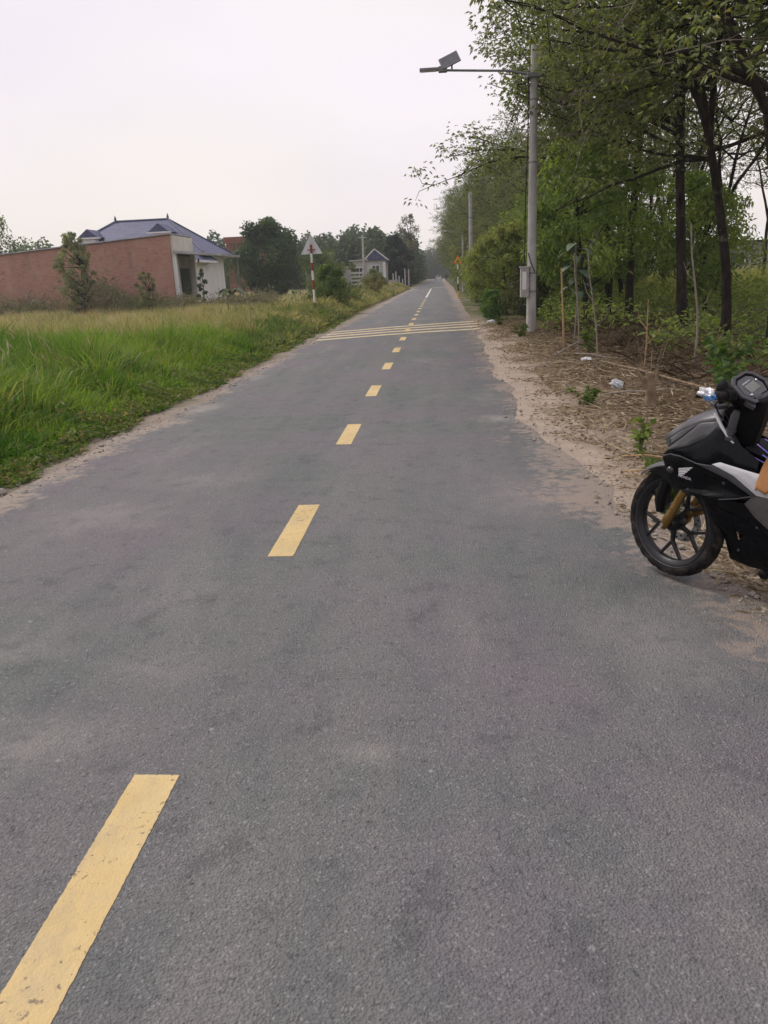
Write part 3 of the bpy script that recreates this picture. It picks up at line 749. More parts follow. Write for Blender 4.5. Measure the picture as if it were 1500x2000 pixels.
# ================================================================== TREES
def limb(p0, d0, L, n, rng_, up=.15, wig=.18):
    pts = [np.array(p0, float)]; d = unit(np.array(d0, float)); st = L / n
    for i in range(n):
        d = unit(d + rng_.normal(0, wig, 3) + np.array([0, 0, up])); pts.append(pts[-1] + d * st)
    return pts

def tint_for(n, dark, light, rng_, yel=.06):
    t = np.clip(rng_.normal(.45, .27, n), 0, 1); c = mixc(dark, light, t)
    return np.where((rng_.random(n) < yel)[:, None], np.array([.20, .19, .045]), c)

def rubber_tree(seed, H, roadside=True, whorls=1050, dark=(.072, .098, .042), light=(.24, .262, .108)):
    g = np.random.default_rng(seed)
    hf = g.uniform(3.4, 4.6)
    tr = MB(); lean = np.array([-.05 if roadside else g.normal(0, .03), g.normal(0, .03), 1.0])
    pts = limb((0, 0, -.15), lean, hf + .15, 6, g, .02, .035)
    r0 = g.uniform(.088, .108)
    tr.tube(pts, [r0 * 1.35, r0 * 1.05] + [r0 * (1 - .05 * i) for i in range(5)], 10, False)
    samples = []
    tops = []
    nl = 3
    base_az = g.uniform(0, 6.28)
    for i in range(nl):
        az = base_az + i * 2.1 + g.normal(0, .3)
        sp = g.uniform(.22, .5) if i else .1
        d = np.array([math.cos(az) * sp - (.12 if roadside else 0), math.sin(az) * sp, 1.0])
        lp = limb(pts[-1], d, (H - hf) * g.uniform(.8, 1.0), 9, g, .10, .12)
        tr.tube(lp, [r0 * .60 * (1 - i_ / 9.6) + .010 for i_ in range(10)], 7, False)
        for k, q in enumerate(lp[2:]): samples.append((q, .5 + .09 * k))
        for k in range(2, 9):
            for _ in range(2):
                a2 = g.uniform(0, 6.28); dd = np.array([math.cos(a2), math.sin(a2), g.uniform(.1, .8)])
                if roadside and g.random() < .45: dd[0] = -abs(dd[0]) - .2
                sl = limb(lp[k], dd, g.uniform(1.2, 2.9) * (1.15 - .06 * k), 5, g, .05, .2)
                tr.tube(sl, [.036 - .0055 * i_ for i_ in range(6)], 4, False)
                for q in sl[2:]: samples.append((q, 1.0))
    # side branches lower down
    for k in range(13 if roadside else 5):
        z = g.uniform(3.2, 6.6) if roadside else g.uniform(5, 8); q0 = pts[-1] * 1.0; q0 = np.array([q0[0] * min(1, z / hf), q0[1] * min(1, z / hf), z])
        a2 = g.uniform(2.0, 4.3) if (roadside and k < 8) else g.uniform(0, 6.28)
        sl = limb(q0, (math.cos(a2), math.sin(a2), g.uniform(.05, .55)), g.uniform(2.6, 5.0), 7, g, .015, .16)
        tr.tube(sl, [.045 - .0055 * i_ for i_ in range(8)], 5, False)
        for q in sl[2:]: samples += [(q, 1.0), (q, 1.0)]
    S = np.array([q for q, _ in samples]); Wt = np.array([b for _, b in samples]); Wt /= Wt.sum()
    idx = g.choice(len(S), whorls, p=Wt)
    off = rdir(whorls, g) * g.uniform(.12, .95, (whorls, 1)); off[:, 2] *= .7
    C_ = S[idx] + off
    ok = C_[:, 2] > (2.9 if roadside else 4.8); C_, idx = C_[ok], idx[ok]; m = len(C_)
    # twigs: thin triangles strips as slim tubes
    tw = []
    for q, i in zip(C_[::2], idx[::2]): tr.tube([S[i], (S[i] + q) / 2 + g.normal(0, .05, 3), q], [.011, .008, .004], 3, False)
    # leaves: whorl of trifoliate drooping leaves
    per = 9
    Pc = np.repeat(C_, per, 0); nP = len(Pc)
    az = g.uniform(0, 6.28, nP); el_ = g.uniform(-.5, .8, nP)
    pd = np.stack([np.cos(az) * np.cos(el_), np.sin(az) * np.cos(el_), np.sin(el_)], 1)
    pt = Pc + pd * g.uniform(.08, .26, (nP, 1))
    wt = np.repeat(np.clip(g.normal(.45, .28, m), 0, 1), per)
    Ls = []
    for s_ in (-.7, 0, .7):
        ca, sa = np.cos(s_), np.sin(s_)
        D = np.stack([pd[:, 0] * ca - pd[:, 1] * sa, pd[:, 0] * sa + pd[:, 1] * ca, pd[:, 2] - .45], 1) + g.normal(0, .15, (nP, 3))
        t = np.clip(wt * .75 + g.normal(.12, .14, nP), 0, 1); c = mixc(dark, light, t)
        c = np.where((g.random(nP) < .045)[:, None], np.array([.28, .25, .07]), c)
        Ls.append(leaf_arrays(pt, unit(D), g.uniform(.07, .125, nP), g.uniform(.028, .045, nP), c, g, .2, .2))
    V, F, T = join(Ls)
    root = empty('rubber_tree')
    tr.build('trunk', M['bark'], root, smooth=True, angle=60)
    link('crown', np_mesh('rubber_crown', V, F, M['leaf'], T), root)
    dw = MB()
    for k in range(30 if roadside else 5):
        z = g.uniform(3.6, 8.5); i = np.argmin(np.abs(S[:, 2] - z) + g.uniform(0, 1.5, len(S)) + 3 * (S[:, 0] < -2.0))
        a2 = g.uniform(2.2, 5.4)
        lp = limb(S[i], (math.cos(a2), math.sin(a2), g.uniform(-.5, .25)), g.uniform(1.0, 2.6), 6, g, -.10, .22)
        dw.tube(lp, [.016, .014, .012, .010, .008, .006, .004], 4, False)
        for b_ in (2, 3, 4):
            a3 = a2 + g.normal(0, .7); l2 = limb(lp[b_], (math.cos(a3), math.sin(a3), g.uniform(-.6, .3)), g.uniform(.3, .9), 3, g, -.08, .25)
            dw.tube(l2, [.009, .007, .005, .003], 3, False)
    tag(dw.build('bare_twigs', M['palebark'], root), kind='stuff')
    return root

ORD = ['first', 'second', 'third', 'fourth', 'fifth', 'sixth', 'seventh', 'eighth', 'ninth', 'tenth', 'eleventh', 'twelfth']
protos = [rubber_tree(101, 11.5), rubber_tree(102, 12.2), rubber_tree(103, 11.0), rubber_tree(104, 12.6)]
inner = [rubber_tree(111, 11.8, False, 300), rubber_tree(112, 11.2, False, 300)]
used = set()
def place_tree(pool, i, x, y, rz, s, label, group):
    p = pool[i % len(pool)]
    o = p if id(p) not in used else copy_tree(p)
    used.add(id(p))
    o.location = (x, y, gzf(x, y)); o.rotation_euler = (0, 0, rz); o.scale = (s, s, s)
    tag(o, label, 'tree', group)
    return o
row = [(8.0, 9.8), (5.45, 13.3), (5.6, 15.95), (5.7, 19.1), (5.2, 22.3), (5.2, 25.1), (6.2, 27.7), (6.1, 30.6), (6.2, 33.6)]
yy = 36.6
while yy < 150: row.append((float(np.interp(yy, [36, 50, 75, 110], [6.4, 6.0, 5.0, 4.0])) + random.uniform(-.3, .3), yy)); yy += random.uniform(2.8, 3.3) * (1 if yy < 80 else 1.35)
for i, (x, y) in enumerate(row):
    if i < 1: lb = 'rubber tree crown overhanging the motorcycle, trunk outside the picture'
    elif i < 10: lb = 'rubber tree of the roadside row, %s black trunk counted from the motorcycle' % ORD[i - 1]
    else: lb = 'leafy rubber tree in the far roadside row past the concrete lamp pole'
    place_tree(protos, i, x, y, random.uniform(-.5, .5), (random.uniform(.92, 1.06) if i not in (3, 4, 5) else 1.12) * float(np.interp(y, [25.5, 27, 45, 62, 80], [1, .76, .80, .92, 1.0])), lb, 'rubber trees in the roadside row')
k = 0
for xr_, ya, yb, st in ((9.6, 14.5, 44, 4.2), (15.5, 24, 70, 8.0)):
    y = ya
    while y < yb:
        place_tree(inner, k, xr_ + random.uniform(-.4, .4), y + random.uniform(-.3, .3), random.uniform(0, 6.28), random.uniform(.85, 1.0),
                   'rubber tree in the %s row behind the roadside trunks' % ('second' if xr_ < 12 else 'third'), 'rubber trees in the %s row' % ('second' if xr_ < 12 else 'third'))
        y += st; k += 1

# ---- generic broad crown tree / shrub
def clump_tree(name, seed, H, Wd, trunk_h, n, dark, light, ls=.16, lobes=14, parent=None, flat=1.0, tr_r=None, gap=.75, mat='leaf', lr=(.24, .52)):
    g = np.random.default_rng(seed); root = empty(name)
    mb = MB(); r0 = tr_r or max(.03, H * .016)
    tp = limb((0, 0, -.1), (g.normal(0, .05), g.normal(0, .05), 1), H * .62, 6, g, .05, .06)
    mb.tube(tp, [r0 * (1.25 - .16 * i) for i in range(7)], 7, False)
    cs = []
    for i in range(lobes):
        t = (i + .5) / lobes; z = trunk_h + (H - trunk_h) * (t * .88 + .06)
        prof = math.sin(math.pi * min(1, max(.05, (t * .85 + .12)))) ** .7
        a = i * 2.4 + g.normal(0, .3); rad = Wd * .5 * prof * g.uniform(.3, .85)
        c = np.array([math.cos(a) * rad, math.sin(a) * rad, z]); cs.append((c, Wd * .5 * g.uniform(*lr) * (prof * .6 + .4)))
        b0 = tp[min(6, max(1, int(6 * z / (H * .7))))] if z < H * .6 else tp[-1]
        mb.tube([b0, (np.array(b0) + c) / 2 + g.normal(0, .06 * Wd / 3, 3), c], [r0 * .45, r0 * .3, r0 * .12], 4, False)
    pp = []
    k = n // lobes
    tn = []
    for c, r_ in cs:
        d = rdir(k, g); rr = r_ * g.random((k, 1)) ** (1 / 2.2)
        P = c + d * rr * np.array([1, 1, .8 * flat]); pp.append(P)
        tn.append(np.clip(g.normal(.4, .22) + g.normal(0, .2, k), 0, 1))
    P = np.concatenate(pp); t = np.concatenate(tn)
    ok = P[:, 2] > min(.05, trunk_h); P, t = P[ok], t[ok]
    # open gaps: drop leaves where a 3-D noise is low
    ok = (vnoise(P[:, 0] + 31 + P[:, 2] * .7, P[:, 1] + 17 - P[:, 2] * .6, Wd * .13 + .1, seed) > 1 - gap - .1 * g.random(len(P))); P, t = P[ok], t[ok]
    D = unit(rdir(len(P), g) + np.array([0, 0, -.25]))
    V, F, T = leaf_arrays(P, D, ls * g.uniform(.7, 1.3, len(P)), ls * .42 * g.uniform(.7, 1.3, len(P)), mixc(dark, light, t) * 1.65, g)
    mb.build('trunk', M['bark'], root, smooth=True, angle=60)
    link('crown', np_mesh(name + '_crown', V, F, M[mat], T), root)
    return root
def put(o, x, y, label, cat, rz=0.0, s=1.0, group=None):
    o.location = (x, y, gzf(x, y)); o.rotation_euler = (0, 0, rz); o.scale = (s, s, s) if not hasattr(s, '__len__') else s
    return tag(o, label, cat, group)

G1, G2 = (.030, .052, .020), (.085, .115, .045)
put(clump_tree('broad_tree', 201, 7.4, 7.4, .3, 17000, (.018, .036, .020), (.060, .085, .040), .30, 38, gap=.80), -15.9, 75, 'broad dark rounded tree behind the porch, by the grey garden wall', 'tree')
put(clump_tree('dark_tree', 202, 7.0, 4.2, .2, 11000, (.010, .020, .020), (.026, .042, .032), .28, 24, gap=.95), -5.6, 105, 'dark dense egg shaped tree beside the small white house', 'tree')
put(clump_tree('sparse_tree', 203, 11.0, 5.5, 5.5, 1500, (.07, .06, .05), (.12, .11, .07), .3, 14, gap=.6), -4.6, 128, 'thin nearly bare tree rising above the dark tree', 'tree')
put(clump_tree('edge_tree', 204, 9.0, 6.5, 2.0, 12000, (.05, .07, .035), (.13, .15, .085), .24, 22, gap=.75), -35.0, 60, 'grey green tree at the picture edge behind the brick wall', 'tree')
put(clump_tree('wattle_tree', 205, 4.8, 2.5, .4, 9500, (.085, .10, .062), (.20, .20, .125), .10, 70, gap=.9, lr=(.10, .26)), -18.7, 40.5, 'slender feathery young tree in front of the brick wall', 'tree')
put(clump_tree('small_shrub', 206, 2.6, 1.5, .2, 3200, (.075, .09, .055), (.17, .17, .10), .09, 36, gap=.9, lr=(.12, .30)), -15.0, 40.3, 'small grey green shrub against the end of the brick wall', 'shrub')
put(clump_tree('columnar_shrub', 207, 2.7, .6, .1, 1600, (.03, .05, .02), (.07, .10, .04), .11, 12, gap=.95), -12.9, 43, 'narrow upright dark shrub beside the porch column', 'shrub')
put(clump_tree('garden_tree', 208, 4.6, 5.0, .3, 6500, (.05, .075, .03), (.14, .16, .06), .2, 16, gap=.85), -11.5, 78, 'light green garden tree between sign and small white house', 'tree')
put(clump_tree('roadside_bush', 209, 2.3, 2.2, .05, 6500, (.040, .065, .022), (.115, .145, .05), .12, 16, gap=.85), -4.9, 36, 'leafy green bush on the verge beside the striped sign post', 'bush')
put(clump_tree('roadside_bush', 210, 1.6, 2.4, .05, 5000, (.040, .065, .022), (.12, .14, .05), .11, 14, gap=.85), -5.2, 41, 'low green bush on the verge behind the leafy bush', 'bush')
put(clump_tree('roadside_bush', 214, 1.7, 2.6, .05, 3500, (.07, .07, .03), (.20, .17, .09), .12, 14, gap=.8), -4.7, 55, 'brownish dry bush on the verge near the small white house', 'bush')
put(clump_tree('courtyard_tree', 211, 5.5, 4.5, .3, 5200, (.05, .07, .035), (.10, .12, .06), .24, 14, gap=.9), -24.5, 78, 'green tree behind the blue roofed house', 'tree')
# bushes of the right verge
bushA = clump_tree('verge_bush', 221, 3.2, 3.4, .1, 9500, (.075, .095, .032), (.215, .225, .08), .13, 40, gap=.8, lr=(.14, .40))
bushB = clump_tree('verge_bush', 222, 2.4, 3.0, .1, 8000, (.060, .085, .028), (.18, .20, .065), .13, 34, gap=.75, lr=(.14, .42))
vb = [(bushA, 2.45, 29.5, 1.0, 'large yellow green bush on the verge behind the lamp pole'), (bushB, 2.5, 34, 1.05, 'second yellow green bush along the verge behind the lamp pole'),
      (bushA, 2.7, 39, 1.1, 'third bush along the verge, below the second pole'), (bushB, 2.6, 44, 1.1, 'fourth bush along the verge, beside the orange sign'),
      (bushA, 3.2, 55, 1.25, 'bush on the verge just beyond the orange sign'), (bushB, 3.4, 66, 1.5, 'distant verge bush below the far street lamp'), (bushA, 3.4, 80, 1.7, 'far verge bush where the road narrows')]
seen = set()
for i, (p, x, y, s, lb) in enumerate(vb):
    o = p if id(p) not in seen else copy_tree(p); seen.add(id(p))
    put(o, x, y, lb, 'bush', i * 1.3, s, 'bushes along the verge')
put(clump_tree('green_shrub', 223, 1.0, 1.15, .03, 3600, (.030, .07, .018), (.085, .145, .035), .09, 14, gap=.9), 1.75, 26.6, 'small bright green shrub at the roadside before the bushes', 'shrub')
put(clump_tree('dark_shrub', 224, 1.9, 1.9, .05, 4200, (.025, .028, .016), (.06, .06, .03), .11, 14, gap=.85), 2.9, 25.6, 'dark brown shrub behind the meter box', 'shrub')  # dark brown leaf tones over the whole crown
# understorey saplings between trunks
sapA = clump_tree('leafy_sapling', 231, 4.2, 3.4, 1.0, 6500, (.058, .095, .024), (.18, .225, .06), .15, 20, gap=.75)
sapB = clump_tree('leafy_sapling', 232, 3.6, 3.0, .5, 6000, (.062, .098, .026), (.195, .23, .065), .14, 18, gap=.75)
sp = [(3.9, 21.5), (4.5, 25), (4.2, 28.5), (5.0, 32), (4.6, 36), (7.6, 23.5), (8.6, 28.5), (8.4, 36), (5.2, 41), (5.4, 47)]
wh = ['beside the lamp pole', 'second behind the lamp pole', 'third behind the lamp pole', 'fourth behind the lamp pole', 'fifth behind the lamp pole', 'left of the fourth black trunk', 'behind the fourth black trunk', 'well behind the fifth trunk']
for i, (x, y) in enumerate(sp):
    p = (sapA, sapB)[i % 2]; o = p if i < 2 else copy_tree(p)
    put(o, x, y, ('bright green leafy sapling growing ' + wh[i]) if i < len(wh) else 'green sapling deep between the rubber tree rows', 'sapling', i * 2.1, random.uniform(.85, 1.2), 'understorey saplings')

# broad-leaved teak sapling by the pole
def teak():
    g = np.random.default_rng(301); root = empty('teak_sapling'); mb = MB()
    mb.tube([(0, 0, -.05), (.03, 0, .8), (.0, .02, 1.5), (-.03, 0, 2.0)], [.018, .015, .012, .007], 6, False); mb.build('stem', M['palebark'], root, smooth=True)
    for i in range(22):
        z = .85 + 1.2 * i / 22; a = i * 2.4; d = Vector((math.cos(a), math.sin(a), .25)); L = random.uniform(.26, .4); rows = []
        sd_ = Vector((-math.sin(a), math.cos(a), 0))
        for t in np.linspace(0, 1, 6):
            wv_ = .5 * L * .62 * math.sin(math.pi * min(1, t * .92 + .06)) ** .8
            c_ = Vector((0, 0, z)) + d * (.06 + L * t) + Vector((0, 0, -.42 * L * t * t * 1.6))
            rows.append([c_ - sd_ * wv_ + Vector((0, 0, .12 * wv_)), c_, c_ + sd_ * wv_ + Vector((0, 0, .12 * wv_))])
        m2 = MB(); m2.grid(rows); m2.build('leaf', M['teak'], root, smooth=True)
    return root
M['teak'] = plain('teak_leaf', (.075, .115, .065), .5, .3, 9)
put(teak(), 2.95, 17.6, 'young plant with large drooping grey green leaves beside the lamp pole', 'plant')

# banana plants
M['banana'] = plain('banana_leaf', (.105, .15, .05), .5, .3, 3)
M['bananadry'] = plain('banana_stem', (.17, .16, .08), .8, .25, 4)
def banana(H):
    root = empty('banana_plant'); mb = MB(); mb.tube([(0, 0, -.1), (0, 0, H * .35), (.04, 0, H * .55)], [.13, .1, .06], 8); mb.build('stem', M['bananadry'], root, smooth=True)
    for i in range(9):
        a = i * 2.4 + random.uniform(-.2, .2); L = H * random.uniform(.5, .72); rise = random.uniform(.5, 1.4); rows = []
        d = Vector((math.cos(a), math.sin(a), 0)); sd_ = Vector((-math.sin(a), math.cos(a), 0))
        for t in np.linspace(0, 1, 8):
            wv_ = L * .13 * math.sin(math.pi * min(1, t * .93 + .04)) ** .6
            c_ = Vector((.04, 0, H * .5)) + d * L * (t * .8) + Vector((0, 0, L * (rise * t - 1.25 * t * t)))
            rows.append([c_ - sd_ * wv_ - Vector((0, 0, .3 * wv_)), c_, c_ + sd_ * wv_ - Vector((0, 0, .3 * wv_))])
        m2 = MB(); m2.grid(rows); m2.build('leaf', M['banana'], root, smooth=True)
    return root
b0 = banana(2.0); put(b0, -11.9, 45.2, 'banana plant with arching leaves at the porch edge', 'banana plant', .3, 1.0, 'banana plants')
for x, y, s, lb in ((-6.6, 48, .7, 'banana plant on the verge between the sign and the garden wall'), (-5.8, 62, 1.0, 'banana plant in front of the white gate'), (-10.9, 60, .7, 'banana plant before the grey garden wall left of the sign')):
    put(copy_tree(b0), x, y, lb, 'banana plant', x, s, 'banana plants')

# distant wood closing the view
def wood(name, spots, label, dark, light, seed, per=900, ls=.75):
    g = np.random.default_rng(seed); out = []
    for x, y, h, wd in spots:
        k = per; z = g.random(k); d = rdir(k, g); r_ = wd * .5 * (np.sin(np.pi * np.clip(z * .9 + .08, 0, 1)) ** .55)
        P = np.stack([x + d[:, 0] * r_, y + d[:, 1] * r_, .2 + z * h * (1 + .12 * d[:, 2])], 1)
        t = np.clip(g.normal(.45, .15) + g.normal(0, .22, k), 0, 1)
        out.append(leaf_arrays(P, unit(rdir(k, g) + np.array([0, 0, .1])), ls * g.uniform(.6, 1.3, k), ls * .6, mixc(dark, light, t) * 1.4, g))
    V, F, T = join(out)
    return tag(link(name, np_mesh(name, V, F, M['leaf'], T)), label, 'wood', kind='stuff')
g = np.random.default_rng(77)
sp_ = [(x, 165 + g.uniform(-8, 30), g.uniform(8.4, 10.8), g.uniform(5, 8)) for x in np.linspace(-150, -6, 84)]
sp_ += [(x, 150 + g.uniform(0, 22), g.uniform(4.5, 7.5), g.uniform(5, 8)) for x in np.linspace(-130, -7, 60)]
wood('distant_wood', sp_, 'distant hazy wood along the horizon beyond the houses', (.026, .050, .026), (.072, .105, .052), 78, 1000, .8)
sp_ = [(-6.0 + g.uniform(-2, .5), y, g.uniform(5.0, 7.2), g.uniform(4, 6)) for y in np.linspace(122, 260, 26)] + [(5.2 + g.uniform(-.5, 3), y, g.uniform(9, 12), g.uniform(5, 7)) for y in np.linspace(150, 330, 28)] + [(x, 335 + g.uniform(-5, 5), g.uniform(9, 13), 7) for x in np.linspace(-16, 20, 40)]
sp_ += [(x, 118 + g.uniform(0, 18), g.uniform(5.5, 8.0), g.uniform(4, 6)) for x in np.linspace(-34, -7.5, 16)]
sp_ += [(7 + g.uniform(0, 5), y, g.uniform(8, 11), 6) for y in np.linspace(95, 150, 14)]
wood('roadside_wood', sp_, 'distant mass of trees closing in on the far end of the road', (.028, .046, .026), (.075, .098, .055), 79, 900, .7)
g = np.random.default_rng(80)
sp_ = [(x, 78 + g.uniform(-6, 14), g.uniform(2.2, 4.6), g.uniform(4, 7)) for x in np.linspace(16, 75, 26)]
wood('far_hedge', sp_, 'far green hedge behind the rubber plantation', (.05, .075, .025), (.13, .155, .05), 81, 300, .5)

# ================================================================== BUILDINGS
def part(name, mat, parent, *boxes, bevel=0.0):
    mb = MB()
    for b in boxes: mb.box(*b)
    return mb.build(name, mat, parent, bevel=bevel)
def window(parent, c, wd, ht, th=.06, frame=M['whitewall'], axis='x'):
    x, y, z = c
    f = MB()
    for dx, dz, sx, sz in ((-wd / 2, 0, .08, ht + .08), (wd / 2, 0, .08, ht + .08), (0, -ht / 2, wd, .08), (0, ht / 2, wd, .08), (0, 0, .05, ht)):
        f.box((x + dx, y - .03, z + dz), (sx, th + .02, sz))
    o = f.build('window', frame, parent)
    p = MB(); p.box((x, y, z), (wd, .05, ht)); p.build('pane', M['darkglass'], o)
    return o

# --- brick shop house: long brick side wall, roof sheet, cream front pier and lean-to canopy
bs = empty('brick_building', (-14.75, 44.0, gzf(-14.75, 44)))
zb = -bs.location.z
def wallpoly(x0, x1, z0, z1):     # sloping top
    return [(x0, 0, -.3), (x1, 0, -.3), (x1, 0, z1), (x0, 0, z0)]
mb = MB(); mb.prism([(-16, .0, -.3), (0, 0, -.3), (0, 0, 4.25 + zb), (-16, 0, 3.2 + zb)], (0, .2, 0)); mb.build('brick_wall', M['brick'], bs)
mb = MB(); mb.prism([(-16, 3.6, -.3), (0, 3.6, -.3), (0, 3.6, 4.25 + zb), (-16, 3.6, 3.2 + zb)], (0, .2, 0)); mb.build('brick_wall', M['brick'], bs)
mb = MB(); mb.prism([(-16.1, -.12, 3.2 + zb), (.1, -.12, 4.27 + zb), (.1, -.12, 4.33 + zb), (-16.1, -.12, 3.26 + zb)], (0, 4.05, 0)); mb.build('roof', M['metal_sheet'], bs)
part('front_panel', M['cream'], bs, ((.07, 1.9, 3.75 + zb), (.14, 3.6, .95)))
part('front_wall', M['greywall'], bs, ((-.1, 2.2, 1.6), (.2, 2.6, 3.4)))
part('column', M['whitewall'], bs, ((.12, .25, 1.6), (.26, .3, 3.6)), bevel=.01)
part('column', M['whitewall'], bs, ((.12, 3.5, 1.6), (.26, .3, 3.6)), bevel=.01)
mb = MB(); mb.prism([(.15, -.1, 3.28 + zb), (2.9, -.1, 3.02 + zb), (2.9, -.1, 3.14 + zb), (.15, -.1, 3.42 + zb)], (0, 4.0, 0)); mb.build('canopy', M['metal_sheet'], bs)
part('canopy_post', M['lampgrey'], bs, ((2.75, 3.7, 1.5), (.08, .08, 3.4)))
part('door', M['darkglass'], bs, ((.02, 2.1, 1.3), (.08, 1.6, 2.6)))
tag(bs, 'long red brick building with white corner column and grey canopy', 'building')

# --- blue roofed villa
bv = empty('villa', (-22.8, 62, gzf(-22.8, 62)))
part('wall', M['whitewall'], bv, ((0, 0, 1.8), (10.2, 7.4, 4.2)))
def hip(name, x0, x1, y0, y1, ze, rx0, rx1, ry, zr, parent, fascia=True):
    mb = MB(); A, B_, C_, D_ = (x0, y0, ze), (x1, y0, ze), (x1, y1, ze), (x0, y1, ze); E_, F_ = (rx0, ry, zr), (rx1, ry, zr)
    mb.add([A, B_, C_, D_, E_, F_], [(0, 1, 5, 4), (1, 2, 5), (2, 3, 4, 5), (3, 0, 4), (3, 2, 1, 0)])
    o = mb.build(name, M['bluetile'], parent)
    f = MB()
    for a, b in ((A, B_), (B_, C_), (C_, D_), (D_, A)):
        f.box(((a[0] + b[0]) / 2, (a[1] + b[1]) / 2, ze - .08), (abs(b[0] - a[0]) + .1, abs(b[1] - a[1]) + .1, .16))
    f.build('eaves', M['whitewall'], o)
    rd = MB()
    for a, b in ((E_, F_), (A, E_), (D_, E_), (B_, F_), (C_, F_)):
        rd.tube([Vector(a) + Vector((0, 0, .03)), Vector(b) + Vector((0, 0, .03))], .07, 6)
    rd.build('ridge', M['ridge'], o)
    for e_ in (E_, F_):
        fi = MB(); fi.tube([e_, (e_[0], e_[1], e_[2] + .2), (e_[0], e_[1], e_[2] + .45)], [.07, .1, .01], 6); fi.build('finial', M['ridge'], o)
    return o
M['ridge'] = plain('ridge_tiles', (.075, .085, .14), .55, .15, 4)
hip('roof', -5.9, 5.9, -4.4, 4.4, 3.85, -2.05, 2.1, 0, 6.55, bv)
for gx, gy, gzv in ((-3.05, -2.6, 5.35), (2.45, -2.9, 5.5)):
    d = MB(); d.box((gx, gy + .35, gzv - .45), (1.0, 1.6, .75)); dm = d.build('dormer', M['whitewall'], bv)
    r_ = MB(); r_.prism([(gx - .8, gy - .6, gzv - .05), (gx + .8, gy - .6, gzv - .05), (gx, gy - .6, gzv + .55)], (0, 2.2, 0)); r_.build('dormer_roof', M['bluetile'], dm)
    e2 = MB(); e2.box((gx, gy - .5, gzv - .1), (1.75, .35, .1)); e2.build('dormer_eaves', M['whitewall'], dm)
part('wing_wall', M['whitewall'], bv, ((3.75, -4.0, 1.5), (3.5, 3.0, 3.6)))
hip('wing_roof', 1.5, 6.0, -6.2, -1.4, 3.3, 3.5, 4.0, -3.8, 4.9, bv)
for wx in (2.8, 3.75, 4.7):
    window(bv, (wx, -5.52, 1.9), .62, 1.5)
for wx in (-3.5, -1.0, 1.2): window(bv, (wx, -3.72, 2.2), 1.0, 1.4)
for cx_ in (2.0, 5.6): part('column', M['whitewall'], bv, ((cx_, -5.95, 1.6), (.28, .28, 3.4)))
tag(bv, 'white villa with steep dark blue tiled hip roof behind the brick wall', 'house')

# --- brown roofed house, small white house, garden walls
bb = empty('brown_roof_house', (-26, 112, 0))
part('wall', M['browntile'], bb, ((0, 0, 3.4), (5.5, 6, 6.8)))
part('roof', M['browntile'], bb, ((0, 0, 7.2), (6.0, 6.6, .8)))
for wx in (-1.3, 1.3): window(bb, (wx, -3.02, 5.2), 1.0, 1.2)
tag(bb, 'tall brown house half hidden by the broad dark tree', 'house')
sh = empty('white_house', (-8.4, 100, 0))
part('wall', M['housewall'], sh, ((0, 0, 1.7), (3.9, 5, 3.6)))
mb = MB(); mb.prism([(-2.4, -2.9, 3.5), (-.1, -2.9, 3.5), (-.1, -2.9, 3.75), (-2.4, -2.9, 3.62)], (0, 5.6, 0)); mb.build('flat_roof', M['greywall'], sh)
mb = MB(); mb.prism([(-.6, -2.8, 3.5), (2.3, -2.8, 3.5), (.75, -2.8, 4.75)], (0, 5.4, 0)); rf = mb.build('gable_roof', M['bluetile'], sh)
e2 = MB(); e2.tube([(-.7, -2.85, 3.48), (.75, -2.85, 4.8), (2.4, -2.85, 3.48)], .07, 5); e2.build('verge_board', M['whitewall'], rf)
window(sh, (.8, -2.52, 2.4), .9, 1.1); window(sh, (-1.2, -2.52, 2.2), .9, 1.1)
part('porch_column', M['whitewall'], sh, ((1.85, -2.75, 1.6), (.3, .3, 3.3)))
tag(sh, 'small white house with grey blue gable beside the dark tree', 'house')
gw = empty('garden_wall', (-11.7, 85, 0))
part('panel', M['greywall'], gw, ((0, 0, 1.1), (4.6, .15, 2.2)))
for px_ in (-2.3, -.8, .8, 2.3): part('pier', M['greywall'], gw, ((px_, -.02, 1.2), (.28, .26, 2.45)))
tag(gw, 'grey rendered garden wall with piers behind the striped sign', 'wall')
gt = empty('white_gate', (-8.75, 85, 0))
for k in range(5): part('rail', M['housewall'], gt, ((0, 0, .55 + k * .38), (1.5, .05, .2)))
for px_ in (-.72, .72): part('upright', M['housewall'], gt, ((px_, 0, 1.25), (.1, .09, 2.2)))
for px_ in (-1.0, 1.0): part('gate_pier', M['greywall'], gt, ((px_, 0, 1.35), (.36, .36, 2.9)))
tag(gt, 'white slatted gate between grey piers before the small house', 'gate')
fw = empty('low_wall', (-6.0, 92, 0))
part('panel', M['greywall'], fw, ((0, 0, .6), (2.6, .15, 1.2)))
tag(fw, 'low grey wall between the gate and the fence posts', 'wall')
for k, (fx, fy_, h_) in enumerate(((-4.95, 93, 2.1), (-4.6, 93, 1.6), (-4.25, 94, 1.2), (-3.95, 94, 2.4), (-3.55, 95, 2.3), (-5.25, 92.5, 1.9))):
    mb = MB(); mb.box((0, 0, h_ / 2 - .1), (.16, .16, h_ + .2), taper=.85); o = mb.build('fence_post', M['concrete']); o.location = (fx, fy_, 0)
    tag(o, ('second', 'third', 'shortest', 'fifth', 'last', 'first')[k] + ' concrete fence post counted from the low grey wall', 'post', 'concrete fence posts')
shd = empty('white_shed', (21, 62, 0))
part('wall', M['greywall'], shd, ((0, 0, 1.4), (10, 6, 2.8)))
mb = MB(); mb.prism([(-5.4, -3.4, 2.9), (-5.4, 3.4, 2.9), (-5.4, 0, 3.9)], (10.8, 0, 0)); mb.build('roof', M['white'], shd)
